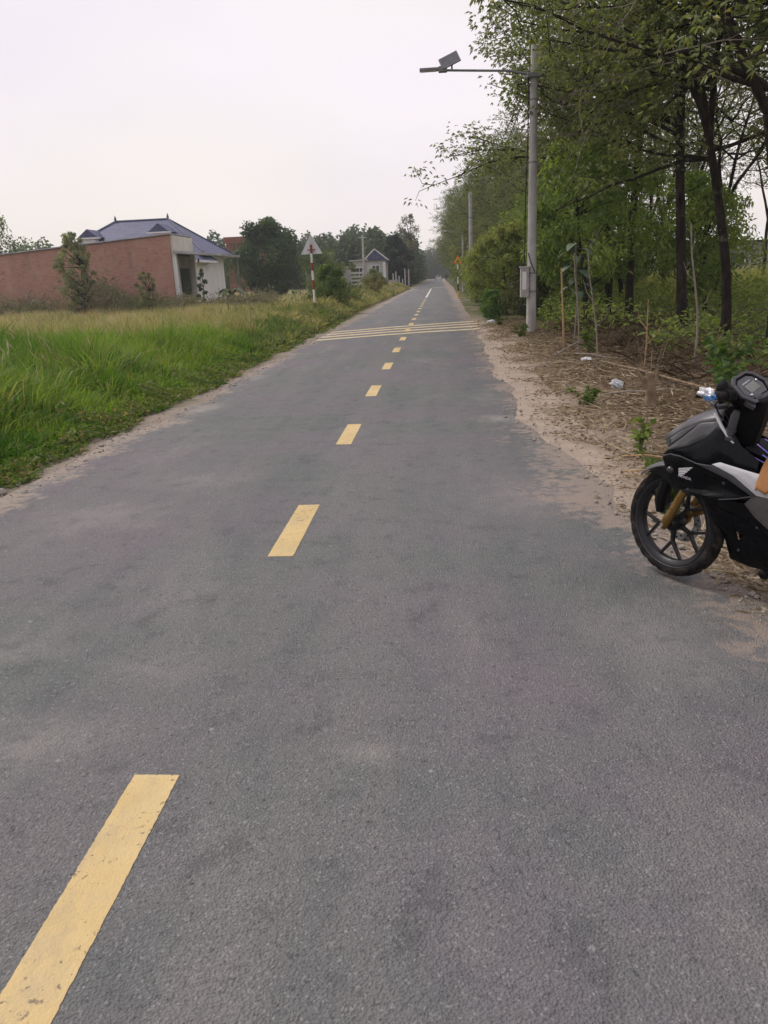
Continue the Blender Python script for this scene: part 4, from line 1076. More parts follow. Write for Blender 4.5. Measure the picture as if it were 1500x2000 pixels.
for wx in (-3, 0, 3): window(shd, (wx, -3.02, 1.6), 1.2, 1.0)
tag(shd, 'white roofed shed glimpsed between the rubber trunks', 'shed')

put(clump_tree('gate_shrub', 243, 3.4, 2.4, .1, 4200, (.05, .075, .03), (.13, .15, .06), .17, 18, gap=.85), -9.9, 92, 'taller green shrub at the corner of the small white house', 'shrub')
put(clump_tree('gate_shrub', 241, 2.6, 2.6, .1, 4200, (.05, .075, .03), (.13, .15, .06), .16, 16, gap=.85), -7.3, 88, 'green shrub partly hiding the small white house', 'shrub')
put(clump_tree('gate_shrub', 242, 2.0, 2.2, .1, 3200, (.06, .075, .03), (.16, .16, .07), .15, 14, gap=.8), -5.6, 74, 'pale green shrub on the verge in front of the low wall', 'shrub')

# ================================================================== POLES, LAMPS, SIGNS
def pole(name, x, y, H, r0, r1, lean=(0, 0)):
    o = empty(name, (x, y, gzf(x, y)))
    mb = MB(); n = 9
    mb.tube([(lean[0] * t, lean[1] * t, -.3 + (H + .3) * t) for t in np.linspace(0, 1, n)], [r0 + (r1 - r0) * t for t in np.linspace(0, 1, n)], 20)
    mb.build('shaft', M['concrete'], o, smooth=True, angle=40)
    return o
p1 = pole('lamp_pole', 2.3, 20.25, 6.42, .125, .08)
mb = MB()
mb.tube([(-.18, 0, 1.6), (-.17, -.02, 3.2), (-.13, -.02, 4.6), (-.13, -.02, 5.9)], .014, 6); mb.tube([(-.10, -.11, 1.9), (-.05, -.13, 1.7), (.06, -.12, 1.45)], .012, 6)
mb.build('cable_duct', M['cable'], p1, smooth=True)
mb = MB(); mb.tube([(.03, -.12, 5.9), (.18, -.05, 6.05), (.3, .2, 6.1)], .012, 6); mb.build('service_wire', M['cable'], p1, smooth=True)
for z in (1.42, .98, 3.95, 5.3, 5.9):
    mb = MB(); rr_ = .125 - .045 * z / 6.4 + .004; mb.tube([(0, 0, z - .02), (0, 0, z + .02)], rr_, 20); mb.build('strap', M['lampgrey'], p1, smooth=True)
bx = MB(); bx.box((-.185, -.10, 1.20), (.20, .17, .70)); bo = bx.build('meter_box', M['boxgrey'], p1, bevel=.008)
part('lid', M['boxgrey'], bo, ((-.185, -.10, 1.57), (.24, .21, .035)), bevel=.004)
part('notice', M['white'], bo, ((-.2, -.187, 1.25), (.10, .004, .42)))
part('box_hinge', M['lampgrey'], bo, ((-.09, -.19, 1.35), (.02, .015, .06)), ((-.09, -.19, 1.05), (.02, .015, .06)))
mb = MB(); mb.tube([(-.22, -.12, .86), (-.27, -.12, .7), (-.36, -.1, .45)], .014, 6); mb.build('loose_cable', M['cable'], p1)
am = MB(); am.tube([(.0, -.05, 5.80), (-.3, -.05, 5.86), (-.62, -.05, 5.925), (-2.1, -.05, 6.02)], [.03, .03, .026, .026], 8); ao = am.build('lamp_arm', M['lampgrey'], p1, smooth=True)
part('arm_clamp', M['lampgrey'], ao, ((-.02, -.02, 5.80), (.3, .26, .10)), bevel=.01)
hd = MB(); hd.box((-2.42, -.05, 6.05), (.46, .17, .06)); hd.box((-2.11, -.05, 6.04), (.20, .15, .12)); ho = hd.build('lamp_head', M['lampgrey'], p1, bevel=.012)
part('lamp_lens', M['white'], ho, ((-2.44, -.05, 6.016), (.36, .13, .008)))
rot = Matrix.Rotation(R(-22), 3, 'Y') @ Matrix.Rotation(R(58), 3, 'X')
pn = MB(); pn.box((-1.95, -.05, 6.22), (.44, .28, .03), rot); po = pn.build('solar_panel', M['panelback'], p1, bevel=.004)
fr = MB()
for cx_, cy_, sx, sy in ((0, .14, .45, .02), (0, -.14, .45, .02), (.22, 0, .02, .28), (-.22, 0, .02, .28)):
    fr.box(Vector((-1.95, -.05, 6.22)) + rot @ Vector((cx_, cy_, 0)), (sx, sy, .036), rot)
fr.build('panel_frame', M['lampgrey'], po)
br_ = MB(); br_.tube([(-1.9, -.05, 6.02), (-1.9, -.05, 6.2)], .022, 6); br_.build('bracket', M['lampgrey'], po)
tag(p1, 'tall concrete pole with solar street lamp arm and meter box', 'lamp pole', 'roadside poles')

p2 = pole('concrete_pole', 1.9, 48, 6.0, .15, .10)
for z in (1.2, 4.6): 
    mb = MB(); mb.tube([(0, 0, z - .03), (0, 0, z + .03)], .155 - .05 * z / 6, 16); mb.build('strap', M['lampgrey'], p2)
mb = MB(); mb.tube([(-.16, 0, 1.0), (-.14, 0, 5.6)], .015, 6); mb.build('cable_duct', M['cable'], p2)
tag(p2, 'plain pale concrete pole rising behind the verge bushes', 'pole', 'roadside poles')
p3 = pole('far_lamp_pole', 2.1, 70, 4.9, .13, .09)
am = MB(); am.tube([(0, 0, 4.75), (-.6, 0, 4.98), (-1.4, 0, 5.05)], .035, 6); am.build('lamp_arm', M['lampgrey'], p3)
part('lamp_head', M['white'], p3, ((-1.65, 0, 5.06), (.55, .2, .08)))
tag(p3, 'far slim lamp pole with white lamp head above the orange sign', 'lamp pole', 'roadside poles')
p4 = pole('thin_pole', -8.8, 95, 6.4, .16, .1)
part('cross_arm', M['concrete'], p4, ((0, 0, 6.1), (.9, .1, .1)))
tag(p4, 'thin concrete pole beside the small white house', 'pole')
p5 = pole('garden_lamp', -11.0, 82, 4.0, .06, .045)
part('lamp_head', M['white'], p5, ((0, 0, 4.05), (.75, .3, .1)), bevel=.02)
tag(p5, 'small garden lamp with flat white head before the wood', 'lamp pole')

def cable(a, b, sag, label):
    a, b = Vector(a), Vector(b); mb = MB()
    mb.tube([a.lerp(b, t) + Vector((0, 0, -4 * sag * t * (1 - t))) for t in np.linspace(0, 1, 14)], .012, 5, False)
    return tag(mb.build('overhead_cable', M['cable'], smooth=True), label, 'cable', 'overhead cables')
cable((2.3, 20.25, 6.1), (1.9, 48, 5.7), .35, 'upper overhead cable between the two concrete poles')
cable((2.25, 20.25, 5.75), (1.9, 48, 5.4), .5, 'lower overhead cable between the two concrete poles')

# striped warning sign, seen from behind
sg = empty('traffic_sign', (-4.72, 30, gzf(-4.72, 30)), R(-6))
z0 = -sg.location.z
bands = [(-.3, .62, 'white'), (.62, .95, 'red'), (.95, 1.28, 'white'), (1.28, 1.56, 'red'), (1.56, 1.93, 'white'), (1.93, 2.25, 'red'), (2.25, 2.46, 'white'), (2.46, 2.86, 'red')]
for a, b, c_ in [(-.3, .70, 'red'), (.70, 1.18, 'white'), (1.18, 1.52, 'red'), (1.52, 1.86, 'white'), (1.86, 2.14, 'red'), (2.14, 2.47, 'white'), (2.47, 2.78, 'red')]:
    mb = MB(); mb.tube([(0, 0, a + z0), (0, 0, b + z0)], .042, 12, True); mb.build('post_band', M[c_], sg, smooth=True, angle=40)
tri = [(-.40, .055, 2.46 + z0), (.40, .055, 2.46 + z0), (0, .055, 3.14 + z0)]
mb = MB(); mb.prism(tri, (0, .012, 0)); pl = mb.build('sign_plate', M['signback'], sg)
mb = MB()
for a, b in zip(tri, tri[1:] + tri[:1]): mb.tube([a, b], .012, 5)
mb.build('plate_rim', M['signback'], pl)
fc = MB(); fc.prism([(x * .99, .070, (z - 2.68 - z0) * .99 + 2.68 + z0) for x, y, z in tri], (0, .003, 0)); fc.build('sign_face', M['signred'], pl)
fc = MB(); fc.prism([(x * .72, .0745, (z - 2.68 - z0) * .72 + 2.68 + z0) for x, y, z in tri], (0, .003, 0)); fc.build('sign_field', M['signyellow'], pl)
part('bracket', M['red'], sg, ((0, .035, 2.6 + z0), (.30, .03, .03)))
part('bracket', M['signback'], sg, ((0, .035, 2.88 + z0), (.12, .03, .025)))
tag(sg, 'triangular sign seen from behind on red and white striped post', 'traffic sign')

# orange warning sign facing the camera
og = empty('warning_sign', (1.22, 52, 0), R(0))
for a, b, c_ in ((-.2, .45, 'signyellow'), (.45, .9, 'cable'), (.9, 1.35, 'white'), (1.35, 1.8, 'cable'), (1.8, 2.25, 'white')):
    mb = MB(); mb.tube([(0, 0, a), (0, 0, b)], .045, 10); mb.build('post_band', M[c_], og, smooth=True, angle=40)
tri = [(-.33, -.06, 2.14), (.33, -.06, 2.14), (0, -.06, 2.70)]
mb = MB(); mb.prism(tri, (0, .012, 0)); pl = mb.build('sign_plate', M['signred'], og)
fc = MB(); fc.prism([(x * .74, -.067, (z - 2.33) * .74 + 2.33) for x, y, z in tri], (0, .003, 0)); fc.build('sign_field', M['signyellow'], pl)
part('symbol', M['cable'], pl, ((0, -.071, 2.34), (.05, .004, .17)), ((0, -.071, 2.27), (.16, .004, .045)))
tag(og, 'small orange triangular warning sign on the right verge', 'traffic sign')

# ================================================================== SMALL THINGS ON THE RIGHT VERGE
def stake(x, y, L, tilt, az, r_, mat, label, name='stake', crook=.0, twigs=0):
    o = empty(name, (x, y, gzf(x, y))); mb = MB(); pts = []
    for t in np.linspace(0, 1, 6):
        s_ = tilt * t + crook * math.sin(t * 5) ; pts.append((math.cos(az) * s_ * L, math.sin(az) * s_ * L, -.06 + (L + .06) * t))
    mb.tube(pts, [r_ * (1 - .35 * t) for t in np.linspace(0, 1, 6)], 7); mb.build('stem', mat, o, smooth=True)
    if twigs:
        tm = MB()
        for k in range(twigs):
            b = Vector(pts[2 + k % 4]); a = az + 2.2 * k; tm.tube([b, b + Vector((math.cos(a) * .12, math.sin(a) * .12, .12)), b + Vector((math.cos(a) * .2, math.sin(a) * .2, .3))], [.006, .005, .003], 4)
        tm.build('twigs', mat, o)
    tag(o, label, 'stake'); return o
stake(2.42, 15.6, 1.5, -.06, 0, .024, M['bamboo'], 'tan bamboo stake leaning beside the concrete lamp pole')
stake(2.46, 14.3, 1.75, -.05, .3, .014, M['palebark'], 'thin greenish stick standing just behind the tan stake', crook=.02, twigs=3)
stake(2.28, 11.6, 1.75, -.09, 0, .012, M['palebark'], 'thin bare sapling stick right of the tan stake', 'bare_sapling', .02, 4)
stake(3.85, 12.2, 2.0, -.07, .2, .017, M['palebark'], 'tall thin crooked sapling in front of the third black trunk', 'bare_sapling', .03, 3)
stake(2.95, 11.6, 1.0, .03, 0, .010, M['bamboo'], 'short thin straight stick standing among the dead brush', 'bare_sapling', .01, 2)
# chopped stump with sprouts
st_ = empty('stump', (2.28, 8.65, gzf(2.28, 8.65))); mb = MB()
mb.tube([(0, 0, -.06), (.02, 0, .1), (.0, .01, .26), (-.02, 0, .38)], [.085, .062, .055, .035], 9)
mb.tube([(0, 0, .18), (-.08, 0, .3), (-.15, .02, .42)], [.035, .024, .012], 6); mb.tube([(.01, 0, .2), (.07, .03, .3), (.09, .05, .42)], [.03, .02, .01], 6)
mb.build('wood', M['drywood'], st_, smooth=True, angle=50); tm = MB()
for k in range(5):
    a = k * 1.3; tm.tube([(0, 0, .25), (.1 * math.cos(a), .1 * math.sin(a), .5), (.18 * math.cos(a), .18 * math.sin(a), random.uniform(.6, .85))], [.007, .005, .002], 4)
tm.build('dry_sprouts', M['drywood'], st_); tag(st_, 'reddish brown chopped stump with dry sprouts on the verge', 'stump')
def stick(p0, p1, r_, label, mat='palebark'):
    p0, p1 = Vector(p0), Vector(p1); c_ = (p0 + p1) / 2; mb = MB(); L = (p1 - p0)
    mb.tube([p0 - c_, L * -.15 + Vector((0, 0, .015)), L * .2 + Vector((0, 0, -.01)), p1 - c_], [r_, r_ * .9, r_ * .8, r_ * .5], 6)
    o = mb.build('fallen_stick', M[mat], smooth=True); o.location = c_; return tag(o, label, 'stick', 'fallen sticks')
stick((1.95, 9.35, .06), (2.55, 8.95, .16), .012, 'bare stick leaning across the foot of the chopped stump')
stick((2.05, 14.0, .08), (2.9, 15.2, .32), .018, 'pale stick lying behind the bare sapling sticks')
stick((2.3, 13.6, .12), (3.0, 13.1, .06), .014, 'pale broken stick crossing in front of the brush')
stick((1.35, 5.75, .03), (1.75, 5.62, .04), .009, 'straw coloured stick on sand by the motorcycle', 'bamboo')
stick((1.45, 6.25, .03), (1.95, 6.05, .05), .008, 'second straw coloured stick on sand behind the motorcycle', 'bamboo')
stick((2.6, 13.0, .04), (3.3, 8.2, .12), .02, 'long thin brown branch on the ground beside the stump', 'drywood')

def crumple(name, sx, sy, sz, mat, seed, n=3):
    g = np.random.default_rng(seed); bm = bmesh.new(); bmesh.ops.create_icosphere(bm, subdivisions=n, radius=1)
    for v in bm.verts:
        p = np.array(v.co); k = 1 + .28 * math.sin(4 * p[0] + seed) * math.cos(5 * p[1] + 2 * seed) + .14 * math.sin(8 * p[2] + 4 * p[0]) + g.normal(0, .035)
        v.co = Vector((p[0] * sx * k, p[1] * sy * k, p[2] * sz * k))
    me = bpy.data.meshes.new(name); bm.to_mesh(me); bm.free(); me.materials.append(mat); return link(name, me)
o = crumple('plastic_bag', .095, .05, .055, M['litterwhite'], 3); o.location = (2.22, 10.0, gzf(2.22, 10) + .07); o.rotation_euler = (0, .3, .4); tag(o, 'crumpled white plastic bag lying near the chopped stump', 'litter')
o = crumple('plastic_scrap', .09, .06, .035, M['litterwhite'], 5); o.location = (2.42, 13.2, gzf(2.42, 13.2) + .03); tag(o, 'small flat white scrap at the foot of the bare sapling', 'litter')
o = crumple('paper_scrap', .12, .08, .05, M['litterwhite'], 8); o.location = (1.62, 25.0, gzf(1.62, 25) + .04); tag(o, 'small pale scrap of litter beyond the rumble strips', 'litter')

# small leafy plants on the verge
def herb(name, seed, H, Wd, n, ls, dark, light, x, y, label):
    g = np.random.default_rng(seed); root = empty(name, (x, y, gzf(x, y))); mb = MB(); P = []
    for k in range(7):
        a = g.uniform(0, 6.28); r_ = Wd * g.uniform(.1, .5); h_ = H * g.uniform(.55, 1)
        pts = [Vector((0, 0, -.02)), Vector((math.cos(a) * r_ * .5, math.sin(a) * r_ * .5, h_ * .6)), Vector((math.cos(a) * r_, math.sin(a) * r_, h_))]
        mb.tube(pts, [.006, .004, .003], 4)
        for t in g.random(n // 7): P.append(np.array(pts[0].lerp(pts[1], t * 2) if t < .5 else pts[1].lerp(pts[2], t * 2 - 1)))
    P = np.array(P); D = unit(np.concatenate([g.normal(0, 1, (len(P), 2)), g.uniform(-.2, .7, (len(P), 1))], 1))
    V, F, T = leaf_arrays(P, D, ls * g.uniform(.6, 1.2, len(P)), ls * .5 * g.uniform(.7, 1.2, len(P)), mixc(dark, light, g.random(len(P))), g)
    mb.build('stems', M['leafstem'], root); link('leaves', np_mesh(name + '_leaves', V, F, M['leaf'], T), root)
    return tag(root, label, 'plant', 'small plants on the verge')
M['leafstem'] = plain('green_stem', (.10, .13, .05), .7, .2, 8)
herb('young_weed', 401, .36, .30, 60, .10, (.07, .11, .02), (.19, .24, .06), 1.62, 6.35, 'light green young weed on sand left of the motorcycle headlamp')
herb('young_weed', 402, .14, .28, 60, .06, (.06, .09, .02), (.14, .17, .05), 1.55, 5.75, 'low green weed at the asphalt edge by the front wheel')
herb('young_weed', 403, .22, .50, 170, .07, (.05, .09, .02), (.13, .18, .05), 1.62, 8.95, 'green tuft of weeds on the verge left of the stump')
herb('young_weed', 404, .75, .75, 220, .12, (.035, .08, .02), (.10, .16, .045), 3.35, 9.3, 'tall leafy weed standing behind the motorcycle handlebar')
herb('young_weed', 405, .55, .6, 160, .11, (.035, .08, .02), (.10, .16, .045), 2.95, 8.2, 'leafy weed between the stump and the motorcycle')
herb('young_weed', 406, .5, .5, 160, .10, (.07, .12, .02), (.17, .23, .05), 2.75, 14.6, 'yellow green weed at the foot of the stick behind the stake')
herb('young_weed', 407, .3, .8, 220, .08, (.05, .08, .025), (.12, .14, .05), 1.95, 19.0, 'low grey green weeds at the foot of the lamp pole')
herb('young_weed', 408, .3, .7, 200, .08, (.05, .08, .025), (.12, .14, .05), 1.75, 23.5, 'low weeds at the verge beyond the lamp pole')
herb('young_weed', 409, .35, .4, 120, .09, (.05, .09, .02), (.12, .17, .04), 1.42, 4.75, 'green weed seen through the front wheel spokes')

# ================================================================== MOTORCYCLE (local: x forward, y left, z up, origin below the front axle)
BX, BY, BH, BLEAN, BSTEER, BS = 1.135, 3.685, 0.697, 0.097, -0.319, 0.95
_F = Vector((-math.cos(BH), math.sin(BH), 0)); _L = Vector((-math.sin(BH), -math.cos(BH), 0)); _U = Vector((0, 0, 1))
_L2 = _L * math.cos(BLEAN) - _U * math.sin(BLEAN); _U2 = _U * math.cos(BLEAN) + _L * math.sin(BLEAN)
BMAT = Matrix(((_F.x * BS, _L2.x * BS, _U2.x * BS, BX), (_F.y * BS, _L2.y * BS, _U2.y * BS, BY), (_F.z * BS, _L2.z * BS, _U2.z * BS, .032), (0, 0, 0, 1)))
moto = empty('motorcycle'); moto.matrix_world = BMAT
tag(moto, 'black and silver motorcycle parked at the road edge, only its front visible', 'motorcycle')
AXS = Vector((-math.sin(R(26)), 0, math.cos(R(26)))); PIV = Vector((-.04, 0, .285)); _SR = Matrix.Rotation(BSTEER, 3, AXS)
def steer(p): return PIV + _SR @ (Vector(p) - PIV)
def SB():
    m = MB(); m.tf = steer; return m
AXL = Vector((0, 0, .285))

# front wheel
mb = SB()
prof = [(.214, -.031), (.224, -.034), (.228, -.030), (.219, -.024), (.205, -.018), (.203, 0), (.205, .018), (.219, .024), (.228, .030), (.224, .034), (.214, .031), (.198, .016), (.196, 0), (.198, -.016)]
mb.lathe_y(prof, AXL, 64)
fw_ = mb.build('front_wheel', M['alloy'], moto, smooth=True, angle=35)
mb = SB()
tp = [(.225, .028), (.234, .034), (.248, .039), (.262, .038), (.272, .032), (.279, .022), (.2825, .010), (.2825, -.010), (.279, -.022), (.272, -.032), (.262, -.038), (.248, -.039), (.234, -.034), (.225, -.028)]
def groove(i, j):
    if j in (6, 7): return .008 if (i % 12) in (0, 1) else 0.0
    if j in (3, 4, 5): return .011 if ((i + 2 * (5 - j)) % 8) in (0, 1, 2) else 0.0
    if j in (8, 9, 10): return .011 if ((i + 2 * (j - 8)) % 8) in (0, 1, 2) else 0.0
    return 0.0
mb.lathe_y(tp, AXL, 192, groove); mb.build('tyre', M['rubber'], fw_, smooth=True, angle=28)
mb = SB(); mb.lathe_y([(.2285, .031), (.2305, .034), (.2315, .0345), (.2325, .0325)], AXL, 64); mb.build('rim_stripe', M['edge_grey'], fw_, smooth=True)
hubm = SB(); hubm.tube([AXL + Vector((0, -.055, 0)), AXL + Vector((0, -.03, 0)), AXL + Vector((0, .03, 0)), AXL + Vector((0, .055, 0))], [.028, .045, .045, .028], 18); hubm.build('hub', M['alloy'], fw_, smooth=True)
for k in range(5):
    a = R(128 + 72 * k); d = lambda an, r_: AXL + Vector((math.cos(an) * r_, 0, math.sin(an) * r_))
    m = SB()
    def bar(p, q_, w0, w1, t0=.024, t1=.018):
        u_ = (q_ - p).normalized(); n_ = Vector((-u_.z, 0, u_.x)); Y_ = Vector((0, 1, 0))
        vs = [p + n_ * w0 + Y_ * t0 / 2, p - n_ * w0 + Y_ * t0 / 2, p - n_ * w0 - Y_ * t0 / 2, p + n_ * w0 - Y_ * t0 / 2, q_ + n_ * w1 + Y_ * t1 / 2, q_ - n_ * w1 + Y_ * t1 / 2, q_ - n_ * w1 - Y_ * t1 / 2, q_ + n_ * w1 - Y_ * t1 / 2]
        m.add(vs, [(0, 1, 2, 3), (7, 6, 5, 4), (0, 4, 5, 1), (1, 5, 6, 2), (2, 6, 7, 3), (3, 7, 4, 0)])
    bar(d(a, .035), d(a, .108), .011, .009); bar(d(a, .102), d(a + R(19), .203), .0075, .006); bar(d(a, .102), d(a - R(19), .203), .0075, .006)
    m.build('spoke', M['alloy'], fw_, bevel=.003)
# brake disc on the far side, perforated with dark holes
mb = SB(); mb.lathe_y([(.070, -.060), (.112, -.060), (.112, -.056), (.070, -.056)], AXL, 48); bd = mb.build('brake_disc', M['steel'], fw_, smooth=True, angle=30)
for k in range(24):
    an = k * math.pi / 12; r_ = .083 + .016 * (k % 2); c_ = AXL + Vector((math.cos(an) * r_, -.0595, math.sin(an) * r_)); m = SB(); m.tube([c_ + Vector((0, .006, 0)), c_ - Vector((0, .003, 0))], .005, 8); m.build('disc_hole', M['matt_black'], bd)
m = SB(); m.box(AXL + Vector((-.085, -.075, .075)), (.075, .05, .05), Matrix.Rotation(R(40), 3, 'Y')); cp = m.build('brake_caliper', M['gold'], moto, bevel=.008)
# forks
for s_, nm in ((1, 'fork_leg'), (-1, 'fork_leg')):
    b = Vector((.0, .078 * s_, .285)); fo = SB()
    fo.tube([b - AXS * .02, b + AXS * .0, b + AXS * .06, b + AXS * .07, b + AXS * .26], [.017, .0235, .0235, .021, .021], 16)
    o = fo.build(nm, M['gold'], moto, smooth=True, angle=35)
    rg = SB(); rg.tube([b + AXS * .10, b + AXS * .112], .0245, 16); rg.tube([b + AXS * .155, b + AXS * .160], .0225, 16); rg.build('fork_ring', M['gold'], o, smooth=True, angle=35)
    sl = SB(); sl.tube([b + AXS * .25, b + AXS * .60], .019, 14); sl.build('fork_tube', M['matt_black'], o, smooth=True, angle=35)
    nt_ = SB(); nt_.tube([b + Vector((0, .018 * s_, 0)), b + Vector((0, .027 * s_, 0))], .010, 6); nt_.build('axle_nut', M['chrome'], o)
m = SB(); m.tube([(0, -.1, .285), (0, .1, .285)], .009, 8); m.build('axle', M['steel'], moto)
m = SB(); m.box(AXL + AXS * .40 + Vector((0, 0, 0)), (.06, .24, .035), Matrix.Rotation(R(-26), 3, 'Y')); m.build('fork_bridge', M['matt_black'], moto, bevel=.006)
m = SB(); m.tube([Vector((.03, .062, .50)), Vector((.05, .068, .40)), Vector((.045, .068, .34))], [.03, .03, .02], 8); m.build('fork_guard', M['matt_black'], moto, smooth=True)
# front fender
def arc(r_, a0, a1, half, n, sag, name, mat, th=.004):
    m = SB(); rows = []
    for t in np.linspace(0, 1, n):
        an = R(a0 + (a1 - a0) * t); tp_ = half * (.55 + .45 * math.sin(math.pi * min(1, .25 + t * .75)))
        row_ = []
        for s_ in np.linspace(-1, 1, 9):
            rr_ = r_ - sag * abs(s_) ** 2.2
            row_.append(AXL + Vector((math.cos(an) * rr_, tp_ * s_, math.sin(an) * rr_)))
        rows.append(row_)
    m.grid(rows); return m.build(name, mat, moto, smooth=True, solid=th, angle=60)
arc(.322, 46, 104, .062, 12, .026, 'front_fender', M['matt_grey'])
for s_ in (1, -1):
    m = SB(); m.prism([(.16, .052 * s_, .525), (.06, .064 * s_, .575), (-.03, .074 * s_, .56), (-.09, .082 * s_, .47), (-.06, .080 * s_, .455), (.0, .072 * s_, .50), (.07, .06 * s_, .525)], (0, .006 * s_, 0)); m.build('fender_stay', M['matt_black'], moto)

def plate(name, pts, mat, th=.006, parent=None, mirror=True, lift=0.0, crease=False):
    """side panel: outline of (x, z, y) on the left flank; mirrored copy on the right is a panel of its own"""
    out = None
    for s_ in ((1, -1) if mirror else (1,)):
        bm = bmesh.new(); vs = [bm.verts.new((x, (y + lift) * s_, z)) for x, z, y in pts]; f = bm.faces.new(vs)
        bmesh.ops.triangulate(bm, faces=[f]); bmesh.ops.recalc_face_normals(bm, faces=bm.faces)
        bm.normal_update()
        if sum(f_.normal.y * f_.calc_area() for f_ in bm.faces) * s_ < 0: bmesh.ops.reverse_faces(bm, faces=bm.faces)
        bmesh.ops.subdivide_edges(bm, edges=bm.edges[:], cuts=2, use_grid_fill=True)
        for _ in range(2): bmesh.ops.smooth_vert(bm, verts=[v for v in bm.verts if not v.is_boundary], factor=.5, use_axis_y=True)
        me = bpy.data.meshes.new(name); bm.to_mesh(me); bm.free(); me.materials.append(mat)
        me.polygons.foreach_set('use_smooth', [True] * len(me.polygons))
        o = link(name, me, parent or moto); q_ = o.modifiers.new('solid', 'SOLIDIFY'); q_.thickness = th; q_.offset = -1
        q_ = o.modifiers.new('bevel', 'BEVEL'); q_.width = .0015; q_.segments = 1; q_.limit_method = 'ANGLE'; q_.angle_limit = R(50)
        if s_ == 1: out = o
    return out

# headlamp cowl: top shell, smoked lamp, side cheeks
ridge = [(.057, .736), (.02, .775), (-.055, .837), (-.131, .881), (-.199, .909), (-.24, .915)]
shoul = [(.047, .724, .016), (.005, .752, .045), (-.055, .800, .066), (-.149, .849, .082), (-.217, .866, .088), (-.255, .872, .088)]
rows = []
for (x, z), (x2, z2, y2) in zip(ridge, shoul):
    row_ = []
    for t in np.linspace(-1, 1, 9):
        a = abs(t); row_.append((x + (x2 - x) * a ** 1.3, y2 * t, z + (z2 - z) * a ** 1.9))
    rows.append(row_)
m = MB(); m.grid(rows); m.build('headlamp_cowl', M['matt_grey'], moto, smooth=True, solid=.005, angle=60)
m = MB(); m.tube([(-.055, -.045, .832), (-.055, 0, .8395), (-.055, .045, .832)], .0012, 4); m.build('cowl_seam', M['matt_black'], moto)
plate('headlamp_lens', [(.047, .724, .018), (.005, .752, .047), (-.055, .800, .068), (-.145, .847, .084), (-.06, .765, .082), (.012, .705, .060), (.035, .708, .030)], M['smoked'])
plate('cowl_cheek', [(.012, .702, .064), (-.06, .764, .087), (-.150, .850, .088), (-.217, .864, .092), (-.240, .872, .096), (-.247, .850, .104), (-.189, .787, .114), (-.102, .737, .110), (.003, .700, .088)], M['matt_grey'])
m = MB(); m.tube([(-.217, .090, .905), (-.236, .097, .880), (-.262, .106, .842), (-.300, .116, .795), (-.32, .12, .78)], [.006, .008, .008, .006, .004], 8); m.build('cowl_edge', M['silver'], moto, smooth=True)
m = MB(); m.box((.0, 0, .70), (.05, .09, .045)); m.build('lamp_nose', M['lampclear'], moto, bevel=.01) if 'lampclear' in M else m.build('lamp_nose', M['steel'], moto, bevel=.01)
# fairing
e_ = [(.046, .648, .050), (-.02, .684, .105), (-.09, .694, .148), (-.19, .665, .156), (-.314, .620, .161), (-.435, .561, .165)]
plate('upper_fairing', [(.044, .662, .046), (.003, .704, .084), (-.102, .737, .106), (-.189, .787, .112), (-.25, .86, .102), (-.31, .83, .106), (-.35, .77, .112), (-.44, .715, .135), (-.44, .672, .155), (-.333, .688, .154), (-.279, .700, .152), (-.235, .685, .154), (-.19, .670, .152), (-.09, .697, .144), (-.02, .688, .10)], M['gloss_black'])
plate('side_fairing', e_ + [(-.276, .513, .150), (-.187, .497, .132), (-.10, .50, .112), (-.051, .512, .085), (-.003, .54, .070), (.026, .591, .058)], M['gloss_black'])
plate('edge_trim', [(-.16, .676, .158), (-.243, .676, .162), (-.34, .645, .166), (-.444, .562, .170), (-.430, .556, .168), (-.314, .622, .163), (-.21, .658, .158)], M['edge_grey'], lift=.003)
m = MB()
for s_ in (1, -1): m.tube([(.04, .052 * s_, .653), (-.02, .107 * s_, .688), (-.09, .150 * s_, .697), (-.19, .158 * s_, .668)], .003, 6)
m.build('fairing_seam', M['edge_grey'], moto)
m = MB()
for s_ in (1, -1): m.tube([(-.435, .168 * s_, .559), (-.36, .162 * s_, .532), (-.276, .152 * s_, .511)], .003, 6)
m.build('lower_seam', M['edge_grey'], moto)
plate('silver_panel', [(-.243, .684, .163), (-.279, .697, .159), (-.333, .686, .159), (-.433, .668, .161), (-.56, .645, .165), (-.80, .665, .165), (-.98, .70, .15), (-.92, .64, .155), (-.70, .575, .165), (-.60, .568, .170), (-.512, .578, .172), (-.450, .566, .172), (-.345, .644, .167)], M['silver'], lift=.004)
plate('panel_crease', [(-.262, .687, .1655), (-.34, .672, .1665), (-.40, .645, .1695), (-.36, .655, .1690), (-.30, .674, .1675)], M['edge_light'], .002, lift=.004) if 'edge_light' in M else None
plate('engine_shroud', [(-.391, .508, .150), (-.430, .556, .158), (-.508, .572, .165), (-.62, .565, .165), (-.68, .46, .155), (-.62, .37, .145), (-.521, .385, .148), (-.441, .450, .150)], M['dusty'])
plate('lower_cover', [(-.187, .495, .130), (-.276, .511, .148), (-.391, .506, .148), (-.441, .448, .146), (-.521, .383, .143), (-.62, .36, .138), (-.64, .30, .125), (-.516, .352, .130), (-.376, .430, .128), (-.28, .45, .120)], M['gloss_black'])
plate('belly_front', [(-.25, .455, .112), (-.215, .42, .095), (-.285, .291, .080), (-.314, .183, .072), (-.402, .168, .082), (-.355, .299, .095), (-.346, .345, .100), (-.335, .44, .118)], M['gloss_black'])
plate('belly_rear', [(-.335, .44, .118), (-.346, .345, .100), (-.381, .322, .100), (-.355, .299, .095), (-.402, .168, .082), (-.481, .163, .085), (-.66, .19, .095), (-.66, .31, .12), (-.516, .356, .122), (-.376, .434, .124)], M['gloss_black'])
